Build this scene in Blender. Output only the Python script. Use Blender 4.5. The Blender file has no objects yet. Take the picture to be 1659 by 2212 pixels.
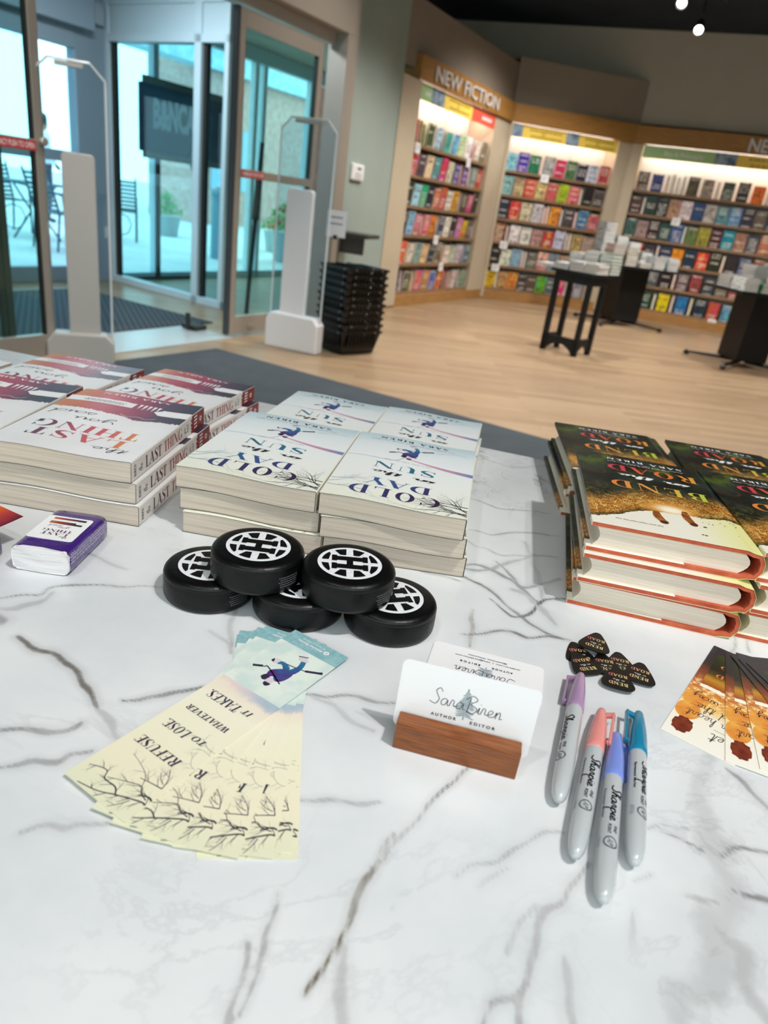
import bpy, bmesh, math, random
import numpy as np
from mathutils import Vector, Matrix

sc = bpy.context.scene
COL = sc.collection
random.seed(7)

# ------------------------------------------------------------------ camera
cam_d = bpy.data.cameras.new('camera')
cam = bpy.data.objects.new('camera', cam_d)
COL.objects.link(cam)
cam_d.sensor_fit = 'VERTICAL'
cam_d.sensor_height = 36.0
cam_d.lens = 1506.2 / 2212 * 36.0
R3 = ((0.990076, -0.140534, 0.0), (0.0568085, 0.400222, -0.914656), (0.128540, 0.905579, 0.404234))
M = Matrix.Identity(4)
for i in range(3):
    for j in range(3):
        M[i][j] = R3[i][j]
M.translation = Vector((0, 0, 1.0703))
cam.matrix_world = M
cam_d.clip_start = 0.02
cam_d.clip_end = 200
cam_d.dof.use_dof = True
cam_d.dof.focus_distance = 0.60
cam_d.dof.aperture_fstop = 7.5
sc.camera = cam

# ------------------------------------------------------------------ world, exposure
w = bpy.data.worlds.new('daylight'); sc.world = w; w.use_nodes = True
bg = w.node_tree.nodes['Background']
bg.inputs[0].default_value = (0.80, 0.95, 1.0, 1)
bg.inputs[1].default_value = 4.2
vs = sc.view_settings
vs.view_transform = 'Standard'; vs.look = 'None'; vs.gamma = 1.0; vs.use_curve_mapping = False
vs.exposure = 0.18

# ------------------------------------------------------------------ lamps of the room and added fill lights
def area(name, loc, size, power, color, target=None, shape='DISK'):
    d = bpy.data.lights.new(name, 'AREA'); d.shape = shape; d.size = size; d.energy = power; d.color = color
    o = bpy.data.objects.new(name, d); COL.objects.link(o); o.location = loc
    if target is not None:
        o.rotation_euler = (Vector(target) - Vector(loc)).to_track_quat('-Z', 'Y').to_euler()
    return o
def spot(name, loc, target, power, angle, size, color, blend=0.5):
    d = bpy.data.lights.new(name, 'SPOT'); d.energy = power; d.spot_size = math.radians(angle)
    d.spot_blend = blend; d.shadow_soft_size = size; d.color = color
    o = bpy.data.objects.new(name, d); COL.objects.link(o); o.location = loc
    o.rotation_euler = (Vector(target) - Vector(loc)).to_track_quat('-Z', 'Y').to_euler()
    return o
WARM = (1.0, 0.94, 0.88); NEUT = (1.0, 0.975, 0.945)
K = 1.0
def down(x, y, power, cone, color=WARM, size=.12, z=3.38):
    return spot('ceiling_downlight', (x, y, z), (x, y, 0), power, cone, size, color, .6)
spot('ceiling_spot', (1.05, -0.35, 3.35), (0.1, 0.55, 0.75), 150, 55, 0.045, NEUT)
spot('ceiling_spot', (-0.75, -0.25, 3.35), (-0.05, 0.6, 0.75), 34, 55, 0.05, NEUT)
spot('ceiling_spot', (1.3, -0.2, 3.35), (0.25, 0.5, 0.75), 46, 50, 0.04, NEUT)
area('rear_fill_light', (0.4, -1.6, 3.4), 1.6, 13, NEUT)  # added soft fill from behind the camera for table and stack fronts
down(1.6, 2.6, 100, 74); down(.6, 4.2, 170, 92); down(2.6, 5.0, 220, 104); down(.9, 6.6, 260, 110); down(3.2, 7.6, 280, 120); down(1.6, 8.8, 260, 130); down(5.0, 8.4, 150, 120)
down(-.6, 3.3, 150, 82); spot('ceiling_spot', (-.9, 1.3, 3.3), (-2.1, 3.7, .9), 150, 46, .08, WARM); down(-.1, 5.4, 120, 100)  # spot added to brighten the left door leaf, last downlight the grey-green wall
area('vestibule_fill', (-2.3, 5.6, 2.5), .5, 30, (.80, .93, 1.0))  # added area light, lifts the daylit vestibule
spot('ceiling_spot', (2.9, 6.3, 3.3), (1.55, 6.75, 0.8), 260, 22, 0.05, NEUT)
spot('ceiling_spot', (4.1, 8.7, 3.3), (2.75, 9.4, 0.9), 420, 24, 0.05, NEUT)

# ------------------------------------------------------------------ object helpers
def link(o):
    COL.objects.link(o); return o
def tag(o, label=None, cat=None, group=None, kind=None):
    if label: o['label'] = label
    if cat: o['category'] = cat
    if group: o['group'] = group
    if kind: o['kind'] = kind
    return o
def empty(name, loc=(0, 0, 0), rz=0.0, label=None, cat=None, group=None):
    o = bpy.data.objects.new(name, None); link(o)
    o.empty_display_size = 0.02
    o.location = loc; o.rotation_euler = (0, 0, rz)
    return tag(o, label, cat, group)
def copy_tree(o, parent=None):
    c = o.copy(); link(c)
    c.parent = parent
    for ch in list(o.children):
        copy_tree(ch, c)
    return c

class MB:
    """collects faces; build() links them as one mesh object"""
    def __init__(s):
        s.v = []; s.f = []; s.m = []; s.mi = 0; s.T = None
    def add(s, p):
        p = s.T @ Vector(p) if s.T else Vector(p)
        s.v.append((p.x, p.y, p.z)); return len(s.v) - 1
    def face(s, idx):
        s.f.append(tuple(idx)); s.m.append(s.mi)
    def poly(s, pts):
        s.face([s.add(p) for p in pts])
    def box(s, a, b):
        x0, y0, z0 = a; x1, y1, z1 = b
        i = [s.add(p) for p in ((x0,y0,z0),(x1,y0,z0),(x1,y1,z0),(x0,y1,z0),(x0,y0,z1),(x1,y0,z1),(x1,y1,z1),(x0,y1,z1))]
        for q in ((3,2,1,0),(4,5,6,7),(0,1,5,4),(1,2,6,5),(2,3,7,6),(3,0,4,7)):
            s.face([i[k] for k in q])
    def prism(s, pts, z0, z1):
        n = len(pts)
        a = [s.add((x, y, z0)) for x, y in pts]; b = [s.add((x, y, z1)) for x, y in pts]
        s.face(a[::-1]); s.face(b)
        for i in range(n):
            j = (i + 1) % n
            s.face((a[i], a[j], b[j], b[i]))
    def extr(s, pts, f0, f1):
        """pts 2d, f0/f1 map 2d->3d for the two caps"""
        n = len(pts)
        a = [s.add(f0(*p)) for p in pts]; b = [s.add(f1(*p)) for p in pts]
        s.face(a[::-1]); s.face(b)
        for i in range(n):
            j = (i + 1) % n
            s.face((a[i], a[j], b[j], b[i]))
    def lathe(s, prof, n=32, axis='z', org=(0, 0, 0)):
        """prof: (r, h) list"""
        rings = []
        for r, h in prof:
            ring = []
            for k in range(n):
                a = 2 * math.pi * k / n
                x, y = r * math.cos(a), r * math.sin(a)
                p = (x, y, h) if axis == 'z' else ((x, h, y) if axis == 'y' else (h, x, y))
                ring.append(s.add((p[0] + org[0], p[1] + org[1], p[2] + org[2])))
            rings.append(ring)
        for A, B in zip(rings, rings[1:]):
            for k in range(n):
                j = (k + 1) % n
                s.face((A[k], A[j], B[j], B[k]))
        s.face(rings[0][::-1]); s.face(rings[-1])
    def tube(s, p0, p1, r, n=8, r2=None):
        p0 = Vector(p0); p1 = Vector(p1); d = (p1 - p0).normalized()
        a = d.orthogonal().normalized(); b = d.cross(a)
        if r2 is None: r2 = r
        A = [s.add(p0 + (a * math.cos(t) + b * math.sin(t)) * r) for t in [2 * math.pi * k / n for k in range(n)]]
        B = [s.add(p1 + (a * math.cos(t) + b * math.sin(t)) * r2) for t in [2 * math.pi * k / n for k in range(n)]]
        for k in range(n):
            j = (k + 1) % n
            s.face((A[k], A[j], B[j], B[k]))
        s.face(A[::-1]); s.face(B)
    def path(s, pts, r, n=8):
        for a, b in zip(pts, pts[1:]):
            s.tube(a, b, r, n)
    def mesh(s, name, mats, smooth=False):
        me = bpy.data.meshes.new(name)
        me.from_pydata(s.v, [], s.f)
        for m in (mats if isinstance(mats, (list, tuple)) else [mats]):
            me.materials.append(m)
        me.polygons.foreach_set('material_index', s.m)
        if smooth:
            me.polygons.foreach_set('use_smooth', [True] * len(s.f))
        me.update()
        return me
    def build(s, name, mats, parent=None, smooth=False, bevel=0.0, seg=2, fix=False):
        me = s.mesh(name, mats, smooth)
        if fix:
            bm = bmesh.new(); bm.from_mesh(me); bmesh.ops.remove_doubles(bm, verts=bm.verts, dist=1e-6)
            bmesh.ops.recalc_face_normals(bm, faces=bm.faces); bm.to_mesh(me); bm.free()
        o = bpy.data.objects.new(name, me); link(o)
        if parent: o.parent = parent
        if bevel > 0:
            md = o.modifiers.new('bevel', 'BEVEL'); md.width = bevel; md.segments = seg; md.limit_method = 'ANGLE'
            md.angle_limit = math.radians(40)
        return o

def wallT(A, u):
    """frame: x along u, y to the right-hand normal (store side), z up"""
    u = Vector((u[0], u[1], 0)).normalized(); n = Vector((u.y, -u.x, 0))
    m = Matrix.Identity(4)
    m.col[0][:3] = u; m.col[1][:3] = n; m.col[2][:3] = (0, 0, 1); m.translation = Vector((A[0], A[1], 0))
    return m

# ------------------------------------------------------------------ materials
def srgb(h):
    if isinstance(h, str):
        c = [int(h[i:i + 2], 16) / 255 for i in (0, 2, 4)]
    else:
        c = h
    return tuple(((x / 12.92) if x <= 0.04045 else ((x + 0.055) / 1.055) ** 2.4) for x in c) + (1.0,)
class NT:
    def __init__(s, name):
        s.mat = bpy.data.materials.new(name); s.mat.use_nodes = True
        s.t = s.mat.node_tree; s.b = s.t.nodes['Principled BSDF']
    def n(s, typ, **kw):
        nd = s.t.nodes.new(typ)
        for k, v in kw.items():
            if k.startswith('i_'):
                key = k[2:]; key = int(key) if key.isdigit() else key.replace('_', ' ')
                if hasattr(v, 'is_output') or isinstance(v, bpy.types.NodeSocket):
                    s.t.links.new(v, nd.inputs[key])
                else:
                    nd.inputs[key].default_value = v
            else:
                setattr(nd, k, v)
        return nd
    def l(s, a, b):
        s.t.links.new(a, b)
    def math(s, op, a, b=None, clamp=False):
        nd = s.t.nodes.new('ShaderNodeMath'); nd.operation = op; nd.use_clamp = clamp
        for i, x in enumerate((a, b)):
            if x is None: continue
            if isinstance(x, bpy.types.NodeSocket): s.l(x, nd.inputs[i])
            else: nd.inputs[i].default_value = x
        return nd.outputs[0]
    def mix(s, f, a, b, mode='MIX'):
        nd = s.t.nodes.new('ShaderNodeMix'); nd.data_type = 'RGBA'; nd.blend_type = mode
        for k, x in ((0, f), (6, a), (7, b)):
            if isinstance(x, bpy.types.NodeSocket): s.l(x, nd.inputs[k])
            else: nd.inputs[k].default_value = x
        return nd.outputs[2]
    def ramp(s, fac, stops, interp='LINEAR'):
        nd = s.t.nodes.new('ShaderNodeValToRGB'); nd.color_ramp.interpolation = interp
        el = nd.color_ramp.elements
        while len(el) > 1: el.remove(el[-1])
        el[0].position = stops[0][0]; el[0].color = stops[0][1]
        for p, c in stops[1:]:
            e = el.new(p); e.color = c
        s.l(fac, nd.inputs[0])
        return nd.outputs[0]
    def obj(s):
        return s.n('ShaderNodeTexCoord').outputs['Object']
    def gen(s):
        return s.n('ShaderNodeTexCoord').outputs['Generated']
    def sep(s, v):
        nd = s.n('ShaderNodeSeparateXYZ'); s.l(v, nd.inputs[0]); return nd.outputs
    def scale(s, v, sx, sy, sz):
        nd = s.n('ShaderNodeVectorMath', operation='MULTIPLY'); s.l(v, nd.inputs[0]); nd.inputs[1].default_value = (sx, sy, sz)
        return nd.outputs[0]
    def noise(s, v, scale=5, detail=3, rough=.5, dist=0):
        nd = s.n('ShaderNodeTexNoise'); s.l(v, nd.inputs['Vector'])
        nd.inputs['Scale'].default_value = scale; nd.inputs['Detail'].default_value = detail
        nd.inputs['Roughness'].default_value = rough; nd.inputs['Distortion'].default_value = dist
        return nd.outputs[0]
    def map(s, x, a, b, c=0.0, d=1.0, smooth=True):
        nd = s.n('ShaderNodeMapRange'); nd.interpolation_type = 'SMOOTHSTEP' if smooth else 'LINEAR'
        s.l(x, nd.inputs[0])
        for i, q in enumerate((a, b, c, d)):
            if isinstance(q, bpy.types.NodeSocket): s.l(q, nd.inputs[i + 1])
            else: nd.inputs[i + 1].default_value = q
        return nd.outputs[0]
    def col(s, x):
        if isinstance(x, bpy.types.NodeSocket): s.l(x, s.b.inputs['Base Color'])
        else: s.b.inputs['Base Color'].default_value = x
    def bump(s, h, strength=.3, dist=.001):
        nd = s.n('ShaderNodeBump'); s.l(h, nd.inputs['Height']); nd.inputs['Strength'].default_value = strength
        nd.inputs['Distance'].default_value = dist; s.l(nd.outputs[0], s.b.inputs['Normal'])
_mc = {}
def pbr(name, color, rough=.5, metal=0.0, spec=.5, coat=0.0, emit=None, estr=0.0):
    if name in _mc: return _mc[name]
    t = NT(name); t.col(srgb(color)); b = t.b
    b.inputs['Roughness'].default_value = rough; b.inputs['Metallic'].default_value = metal
    b.inputs['Specular IOR Level'].default_value = spec; b.inputs['Coat Weight'].default_value = coat
    b.inputs['Coat Roughness'].default_value = .08
    if emit:
        b.inputs['Emission Color'].default_value = srgb(emit); b.inputs['Emission Strength'].default_value = estr
    _mc[name] = t.mat
    return t.mat
def mottled(name, c1, c2, scale=20, rough=.6, stretch=(1, 1, 1), detail=4, bump=0, spec=.4):
    if name in _mc: return _mc[name]
    t = NT(name); v = t.scale(t.obj(), *stretch); n = t.noise(v, scale, detail)
    t.col(t.ramp(n, [(.3, srgb(c1)), (.7, srgb(c2))])); t.b.inputs['Roughness'].default_value = rough
    t.b.inputs['Specular IOR Level'].default_value = spec
    if bump: t.bump(n, bump, .002)
    _mc[name] = t.mat
    return t.mat
def glass(name, tint, refl=.9):
    if name in _mc: return _mc[name]
    t = NT(name); tr = t.n('ShaderNodeBsdfTransparent'); tr.inputs[0].default_value = srgb(tint)
    gl = t.n('ShaderNodeBsdfGlossy'); gl.inputs['Roughness'].default_value = .02
    fr = t.n('ShaderNodeLayerWeight'); fr.inputs[0].default_value = .5
    f = t.math('MULTIPLY', t.math('ADD', .03, t.math('MULTIPLY', t.math('POWER', fr.outputs['Facing'], 5.0), .6)), refl)
    mx = t.n('ShaderNodeMixShader'); t.l(f, mx.inputs[0]); t.l(tr.outputs[0], mx.inputs[1]); t.l(gl.outputs[0], mx.inputs[2])
    t.l(mx.outputs[0], t.t.nodes['Material Output'].inputs[0])
    _mc[name] = t.mat
    return t.mat
# ------------------------------------------------------------------ lettering
def cr(pts, n=6):
    """Catmull-Rom through 2d points (extra values are interpolated too)"""
    if len(pts) < 3: return [tuple(p) for p in pts]
    P = [pts[0]] + list(pts) + [pts[-1]]
    out = []
    for i in range(1, len(P) - 2):
        for k in range(n):
            t = k / n
            out.append(tuple(.5 * (2 * b + (c - a) * t + (2 * a - 5 * b + 4 * c - d) * t * t + (3 * b - a - 3 * c + d) * t ** 3)
                             for a, b, c, d in zip(P[i - 1], P[i], P[i + 1], P[i + 2])))
    out.append(tuple(pts[-1]))
    return out
def stroke(pts, w, close=False):
    """list of quads following a polyline; w width or per-point widths"""
    L, Rr = [], []
    n = len(pts)
    for i, p in enumerate(pts):
        a = pts[max(i - 1, 0)]; b = pts[min(i + 1, n - 1)]
        dx, dy = b[0] - a[0], b[1] - a[1]; d = math.hypot(dx, dy) or 1e-9
        ww = (w[i] if isinstance(w, (list, tuple)) else w) / 2
        L.append((p[0] - dy / d * ww, p[1] + dx / d * ww)); Rr.append((p[0] + dy / d * ww, p[1] - dx / d * ww))
    return [[Rr[i], Rr[i + 1], L[i + 1], L[i]] for i in range(n - 1)]
TH, TN, SF = .20, .035, .085
def rect(x0, y0, x1, y1): return [[(x0, y0), (x1, y0), (x1, y1), (x0, y1)]]
def seg(x0, y0, x1, y1, w): return [[(x0 - w / 2, y0), (x0 + w / 2, y0), (x1 + w / 2, y1), (x1 - w / 2, y1)]]
def srf(x, y, w):
    return rect(x - w / 2 - SF, y, x + w / 2 + SF, y + TN) if y < .5 else rect(x - w / 2 - SF, y - TN, x + w / 2 + SF, y)
def stem(x, w=None):
    w = TH if w is None else w
    return rect(x - w / 2, 0, x + w / 2, 1) + srf(x, 0, w) + srf(x, 1, w)
def ring(cx, cy, rx, ry, ix, iy, icx, a0, a1, n=22):
    o = []
    for k in range(n):
        A = math.radians(a0 + (a1 - a0) * k / n); B = math.radians(a0 + (a1 - a0) * (k + 1) / n)
        o.append([(icx + ix * math.cos(A), cy + iy * math.sin(A)), (cx + rx * math.cos(A), cy + ry * math.sin(A)),
                  (cx + rx * math.cos(B), cy + ry * math.sin(B)), (icx + ix * math.cos(B), cy + iy * math.sin(B))])
    return o
def tick(x, y0, y1, s=1):
    return [[(x, y0), (x + TN * s, y0), (x + TN * s, y1), (x - .05 * s, y0 + (y1 - y0) * .1)]]
def didone(c):
    if c == 'I': return stem(.19), .38
    if c == 'L': return stem(.19) + rect(.19, 0, .7, TN) + tick(.68, 0, .3), .74
    if c == 'T': return rect(.26, 0, .46, 1) + srf(.36, 0, TH) + rect(.03, 1 - TN, .69, 1) + [[(.03, 1), (.03, .7), (.06, .7), (.12, 1)], [(.69, 1), (.60, 1), (.66, .7), (.69, .7)]], .72
    if c in 'EF':
        o = stem(.19) + rect(.19, 1 - TN, .66, 1) + rect(.19, .5, .5, .5 + TN) + [[(.62, 1), (.66, 1), (.66, .7)]] + rect(.485, .4, .51, .64)
        if c == 'E': o += rect(.19, 0, .68, TN) + [[(.62, 0), (.68, .32), (.68, 0)]]
        return o, .72 if c == 'E' else .68
    if c == 'H': return stem(.19) + stem(.73) + rect(.19, .48, .73, .48 + TN), .92
    if c == 'N': return rect(.14, 0, .14 + TN, 1) + srf(.157, 0, TN) + seg(.14, 1, .78, 0, TH) + rect(.78, 0, .78 + TN, 1) + srf(.797, 1, TN) + rect(.02, 1 - TN, .2, 1), .92
    if c == 'A': return seg(.08, 0, .42, 1, TN) + seg(.72, 0, .42, 1, TH) + srf(.08, 0, TN) + srf(.72, 0, TH) + rect(.2, .3, .62, .3 + TN), .86
    if c == 'V': return seg(.14, 1, .44, 0, TH) + seg(.78, 1, .46, 0, TN) + srf(.14, 1, TH) + srf(.78, 1, TN), .88
    if c == 'W': return seg(.14, 1, .38, 0, TH) + seg(.62, 1, .40, 0, TN) + seg(.60, 1, .84, 0, TH) + seg(1.12, 1, .86, 0, TN) + srf(.14, 1, TH) + srf(.6, 1, TH) + srf(1.12, 1, TN), 1.22
    if c == 'Y': return seg(.14, 1, .42, .42, TH) + seg(.78, 1, .46, .42, TN) + rect(.34, 0, .54, .45) + srf(.44, 0, TH) + srf(.14, 1, TH) + srf(.78, 1, TN), .88
    if c == 'K': return stem(.19) + seg(.25, .35, .74, 1, TN) + seg(.36, .52, .76, 0, TH) + srf(.74, 1, TN) + srf(.78, 0, TH), .92
    if c == 'O': return ring(.44, .5, .40, .52, .40 - TH, .52 - TN, .44, 0, 360, 36), .9
    if c in 'CG':
        o = ring(.46, .5, .42, .52, .42 - TH * .62, .52 - TN, .46 + TH * .38, 38, 318, 28) + [[(.80, 1.0), (.83, 1.0), (.83, .66), (.76, .72)]]
        if c == 'C': return o + [[(.80, .25), (.83, .25), (.8, .12), (.74, .1)]], .9
        return o + rect(.66, 0.06, .66 + TH, .42) + rect(.58, .42 - TN, .94, .42), .98
    if c == 'D': return stem(.19) + ring(.32, .5, .52, .5, .52 - TH, .5 - TN, .32, -90, 90, 20) + rect(.19, 0, .33, TN) + rect(.19, 1 - TN, .33, 1), .9
    if c in 'RBP':
        o = stem(.19) + ring(.38, .755, .30, .245, .30 - TH * .85, .245 - TN, .38, -90, 90, 14) + rect(.19, 1 - TN, .39, 1) + rect(.19, .51, .39, .51 + TN)
        if c == 'P': return o, .74
        if c == 'R': return o + seg(.44, .52, .66, 0, TH) + rect(.6, 0, .82, TN), .84
        return o + ring(.40, .27, .34, .27, .34 - TH * .9, .27 - TN, .40, -90, 90, 14) + rect(.19, 0, .41, TN), .8
    if c == 'U': return rect(.11, .3, .11 + TH, 1) + srf(.21, 1, TH) + rect(.7, .3, .7 + TN, 1) + srf(.717, 1, TN) + ring(.4225, .32, .3125, .33, .3125 - TH * .56, .33 - TN, .4225 + TH * .44, 180, 360, 16), .86
    if c == 'S':
        p = cr([(.60, .80), (.50, .93), (.33, 1.0), (.17, .92), (.14, .76), (.27, .62), (.46, .45), (.60, .26), (.50, .07), (.33, 0), (.16, .06), (.08, .22)], 5)
        n = len(p); ww = [.035 + (TH * .95) * max(0, 1 - abs(i / (n - 1) - .52) / .30) ** .7 if abs(i / (n - 1) - .52) < .30 else .035 for i in range(n)]
        return stroke(p, ww) + [[(.60, 1), (.63, 1), (.63, .68), (.58, .78)], [(.05, 0), (.08, 0), (.10, .22), (.05, .34)]], .70
    if c == '.': return ring(.1, .09, .09, .09, .001, .001, .1, 0, 360, 10), .24
    if c == 'M': return rect(.12, 0, .155, 1) + seg(.14, 1, .46, 0, TH) + seg(.78, 1, .48, 0, TN) + stem(.86), 1.05
    return [], .42
def serif_text(txt, gap=.06, tn=.035):
    global TN
    TN = tn
    out = []; x = 0
    for c in txt:
        g, w = didone(c)
        out += [[(px + x, py) for px, py in q] for q in g]; x += w + gap
    TN = .035
    return out, x - gap
SCR = {
 'a': ([[(.9,.85),(.5,1),(.12,.6),(.2,.08),(.6,.15),(.9,.85),(.9,.15),(1.2,.15)]], 1.15),
 'd': ([[(.9,.85),(.5,1),(.12,.6),(.2,.08),(.6,.15),(.95,.9),(1.15,2.2),(.95,.3),(1.25,.12)]], 1.2),
 'e': ([[(0,.25),(.5,.5),(.65,.85),(.38,1),(.12,.6),(.25,.06),(.95,.25)]], .9),
 'h': ([[(0,.1),(.5,1.7),(.42,2.2),(.25,1.6),(.15,0)], [(.17,.4),(.55,1),(.75,.7),(.7,.1),(1.05,.2)]], 1.),
 'i': ([[(0,.2),(.25,1),(.2,.12),(.5,.2)], [(.34,1.42),(.38,1.5)]], .45),
 'l': ([[(0,.1),(.5,1.7),(.38,2.2),(.22,1.4),(.25,.1),(.6,.2)]], .55),
 'n': ([[(0,.2),(.2,.95),(.15,0)], [(.17,.45),(.5,1),(.66,.7),(.6,.1),(.95,.2)]], .9),
 'o': ([[(.5,1),(.12,.6),(.25,.06),(.65,.2),(.7,.75),(.5,1),(1,.85)]], .95),
 'p': ([[(0,.3),(.22,1),(0,-1.1)], [(.12,.5),(.5,1),(.82,.6),(.5,.05),(.12,.2)]], .95),
 'r': ([[(0,.1),(.2,.9),(.3,1.05),(.55,.9),(.5,.3),(.85,.2)]], .8),
 's': ([[(0,.1),(.42,1.05),(.62,.5),(.35,0),(.05,.15)], [(.4,.03),(.8,.2)]], .75),
 't': ([[(0,.1),(.5,1.9),(.32,.35),(.45,.06),(.8,.2)], [(.02,1.3),(.85,1.4)]], .75),
 'u': ([[(0,.3),(.15,1),(.15,.2),(.45,.06),(.72,.95),(.72,.2),(1,.2)]], 1.),
 'w': ([[(0,.9),(.15,.15),(.4,.15),(.52,.8),(.62,.15),(.88,.15),(1,.95),(1.2,.85)]], 1.15),
 'y': ([[(0,.9),(.15,.25),(.5,.2),(.75,.95),(.6,-.6),(.3,-1.15),(.1,-.8),(1,.25)]], .95),
 'S': ([[(1.15,1.9),(.8,2.35),(.35,1.9),(.6,1.3),(.85,.75),(.45,0),(-.3,.25)]], 1.05),
 'B': ([[(.35,2.1),(.1,-.1)], [(-.2,1.7),(.55,2.4),(1.15,1.9),(.45,1.2),(1.25,.7),(.8,-.1),(0,.1)]], 1.3),
 'L': ([[(.3,2.3),(0,.05),(1.,.1)]], 1.0),
 "'": ([[(.1,1.6),(.25,2.0)]], .1),
}
def script_text(txt, w=.12, gap=0.0, contrast=False):
    out = []; x = 0
    for c in txt:
        if c == ' ': x += .8; continue
        g, wd = SCR[c]
        for s_ in g:
            p = cr([(a + x, b) for a, b in s_], 5)
            if contrast:
                ww = []
                for i in range(len(p)):
                    a, b = p[max(i - 1, 0)], p[min(i + 1, len(p) - 1)]
                    ww.append(w * (.5 + 1.2 * abs(b[1] - a[1]) / (math.hypot(b[0] - a[0], b[1] - a[1]) + 1e-9)))
            else: ww = w
            out += stroke(p, ww)
        x += wd + gap
    return out, x
_fc = {}
def sans_text(txt, bold=0.0, shear=0.0):
    """glyph faces of the built-in font, cap height scaled to about 1"""
    key = (txt, bold, shear)
    if key in _fc: return _fc[key]
    cu = bpy.data.curves.new('lettering', 'FONT'); cu.body = txt; cu.size = 1.0; cu.resolution_u = 3; cu.offset = bold; cu.shear = shear
    ob = bpy.data.objects.new('lettering', cu); link(ob)
    dg = bpy.context.evaluated_depsgraph_get()
    me = ob.evaluated_get(dg).to_mesh()
    vs_ = [(v.co.x / .70, v.co.y / .70) for v in me.vertices]
    out = [[vs_[i] for i in p.vertices] for p in me.polygons]
    wd = max([v[0] for v in vs_] or [0])
    ob.evaluated_get(dg).to_mesh_clear()
    bpy.data.objects.remove(ob); bpy.data.curves.remove(cu)
    _fc[key] = (out, wd)
    return _fc[key]
def put(mb, glyphs, fn):
    for q in glyphs:
        mb.poly([fn(x, y) for x, y in q])
def fit(glyphs_w, x0, x1, y0, h, shear=0.0):
    """map glyph space so the text runs x0->x1 (may run leftwards) from baseline y0, cap height h (sign = up direction)"""
    g, wd = glyphs_w; s = (x1 - x0) / wd
    return g, (lambda x, y: (x0 + (x + shear * y) * s, y0 + y * h))
def branches(x, y, ang, ln, w, depth, rnd, out, spread=.5):
    """pen-drawn bare twigs as tapering strokes"""
    p = [(x, y)]; a = ang
    for k in range(4):
        a += rnd.uniform(-.22, .22)
        p.append((p[-1][0] + math.cos(a) * ln / 4, p[-1][1] + math.sin(a) * ln / 4))
    q = cr(p, 3); n = len(q)
    out += stroke(q, [w * (1 - .65 * i / (n - 1)) for i in range(n)])
    if depth:
        for k in (1, 2, 3, 4):
            if k == 4 or rnd.random() < .85:
                sgn = 1 if rnd.random() < .5 else -1
                branches(p[k][0], p[k][1], a + sgn * rnd.uniform(.3, .3 + spread), ln * rnd.uniform(.45, .7), w * (1 - .16 * k) * .6, depth - 1, rnd, out, spread)
    return out
def lines(n, x0, x1, y0, dy, h, rnd):
    # rows of unreadable tiny print, as short dashes
    out = []
    for r in range(n):
        x = x0 + rnd.uniform(0, .1) * (x1 - x0)
        while x < x1 * .98 if x1 > x0 else False:
            w_ = rnd.uniform(.03, .09) * (x1 - x0); out += rect(x, y0 + r * dy, min(x + w_, x1), y0 + r * dy + h); x += w_ * 1.35
    return out
def clip(glyphs, x0, x1, y0, y1):
    return [q for q in glyphs if all(x0 <= p[0] <= x1 and y0 <= p[1] <= y1 for p in q)]
# ------------------------------------------------------------------ signing table
TZ = 0.75
def grad(name, axis, length, stops, nz=.12, rough=.4, nscale=60, spec=.5):
    if name in _mc: return _mc[name]
    t = NT(name); o = t.obj(); s_ = t.sep(o)[axis]
    f = t.math('DIVIDE', s_, length)
    n = t.math('SUBTRACT', t.noise(o, nscale, 4), .5)
    f = t.math('ADD', f, t.math('MULTIPLY', n, nz))
    t.col(t.ramp(f, [(p, srgb(c)) for p, c in stops])); t.b.inputs['Roughness'].default_value = rough
    t.b.inputs['Specular IOR Level'].default_value = spec
    _mc[name] = t.mat
    return t.mat

def marble_mat():
    t = NT('marble'); o = t.obj()
    at = t.n('ShaderNodeAttribute', attribute_name='vein'); c = t.sep(at.outputs['Color'])
    n1 = t.noise(o, 55, 6, .65); n2 = t.noise(o, 9, 4, .6); n3 = t.noise(o, 230, 3)
    d = t.math('ADD', c[0], t.math('MULTIPLY', t.math('SUBTRACT', n1, .5), .42))
    core = t.map(d, .04, .36, 1, 0)
    halo = t.map(c[0], 0, .8, .30, 0)
    m = t.math('MAXIMUM', core, halo)
    m = t.math('MULTIPLY', m, t.map(n2, .30, .62, .42, 1.15))
    m = t.math('MULTIPLY', m, c[1], True)
    vn = t.mix(c[2], srgb('6c6b6b'), srgb('6a5a3c'))
    # faint secondary veins and clouds
    ww = t.scale(o, 1.0, 1.6, 1)
    a = t.math('ABSOLUTE', t.math('SUBTRACT', t.noise(ww, 5.5, 7, .62, .8), .5))
    fine = t.math('MULTIPLY', t.map(a, 0, .018, 1, 0), t.map(t.noise(o, 3.1, 3), .5, .75, 0, .38))
    a2 = t.math('ABSOLUTE', t.math('SUBTRACT', t.noise(o, 11, 6, .6, 1.2), .5))
    sx = t.sep(o)
    band = t.math('MULTIPLY', t.map(sx[1], .42, .62), t.map(sx[0], -.05, .12))
    fine2 = t.math('MULTIPLY', t.map(a2, 0, .022, 1, 0), t.math('MULTIPLY', band, t.map(n2, .4, .62, 0, .6)))
    cloud = t.map(t.noise(o, 4, 5, .6), .35, .72)
    base = t.mix(cloud, srgb('e6e8e9'), srgb('d0d4d7'))
    base = t.mix(fine, base, srgb('9a9a9c')); base = t.mix(fine2, base, srgb('7d7c7c'))
    base = t.mix(m, base, vn)
    t.col(base); t.b.inputs['Roughness'].default_value = .17; t.b.inputs['Specular IOR Level'].default_value = .45
    return t.mat
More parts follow.
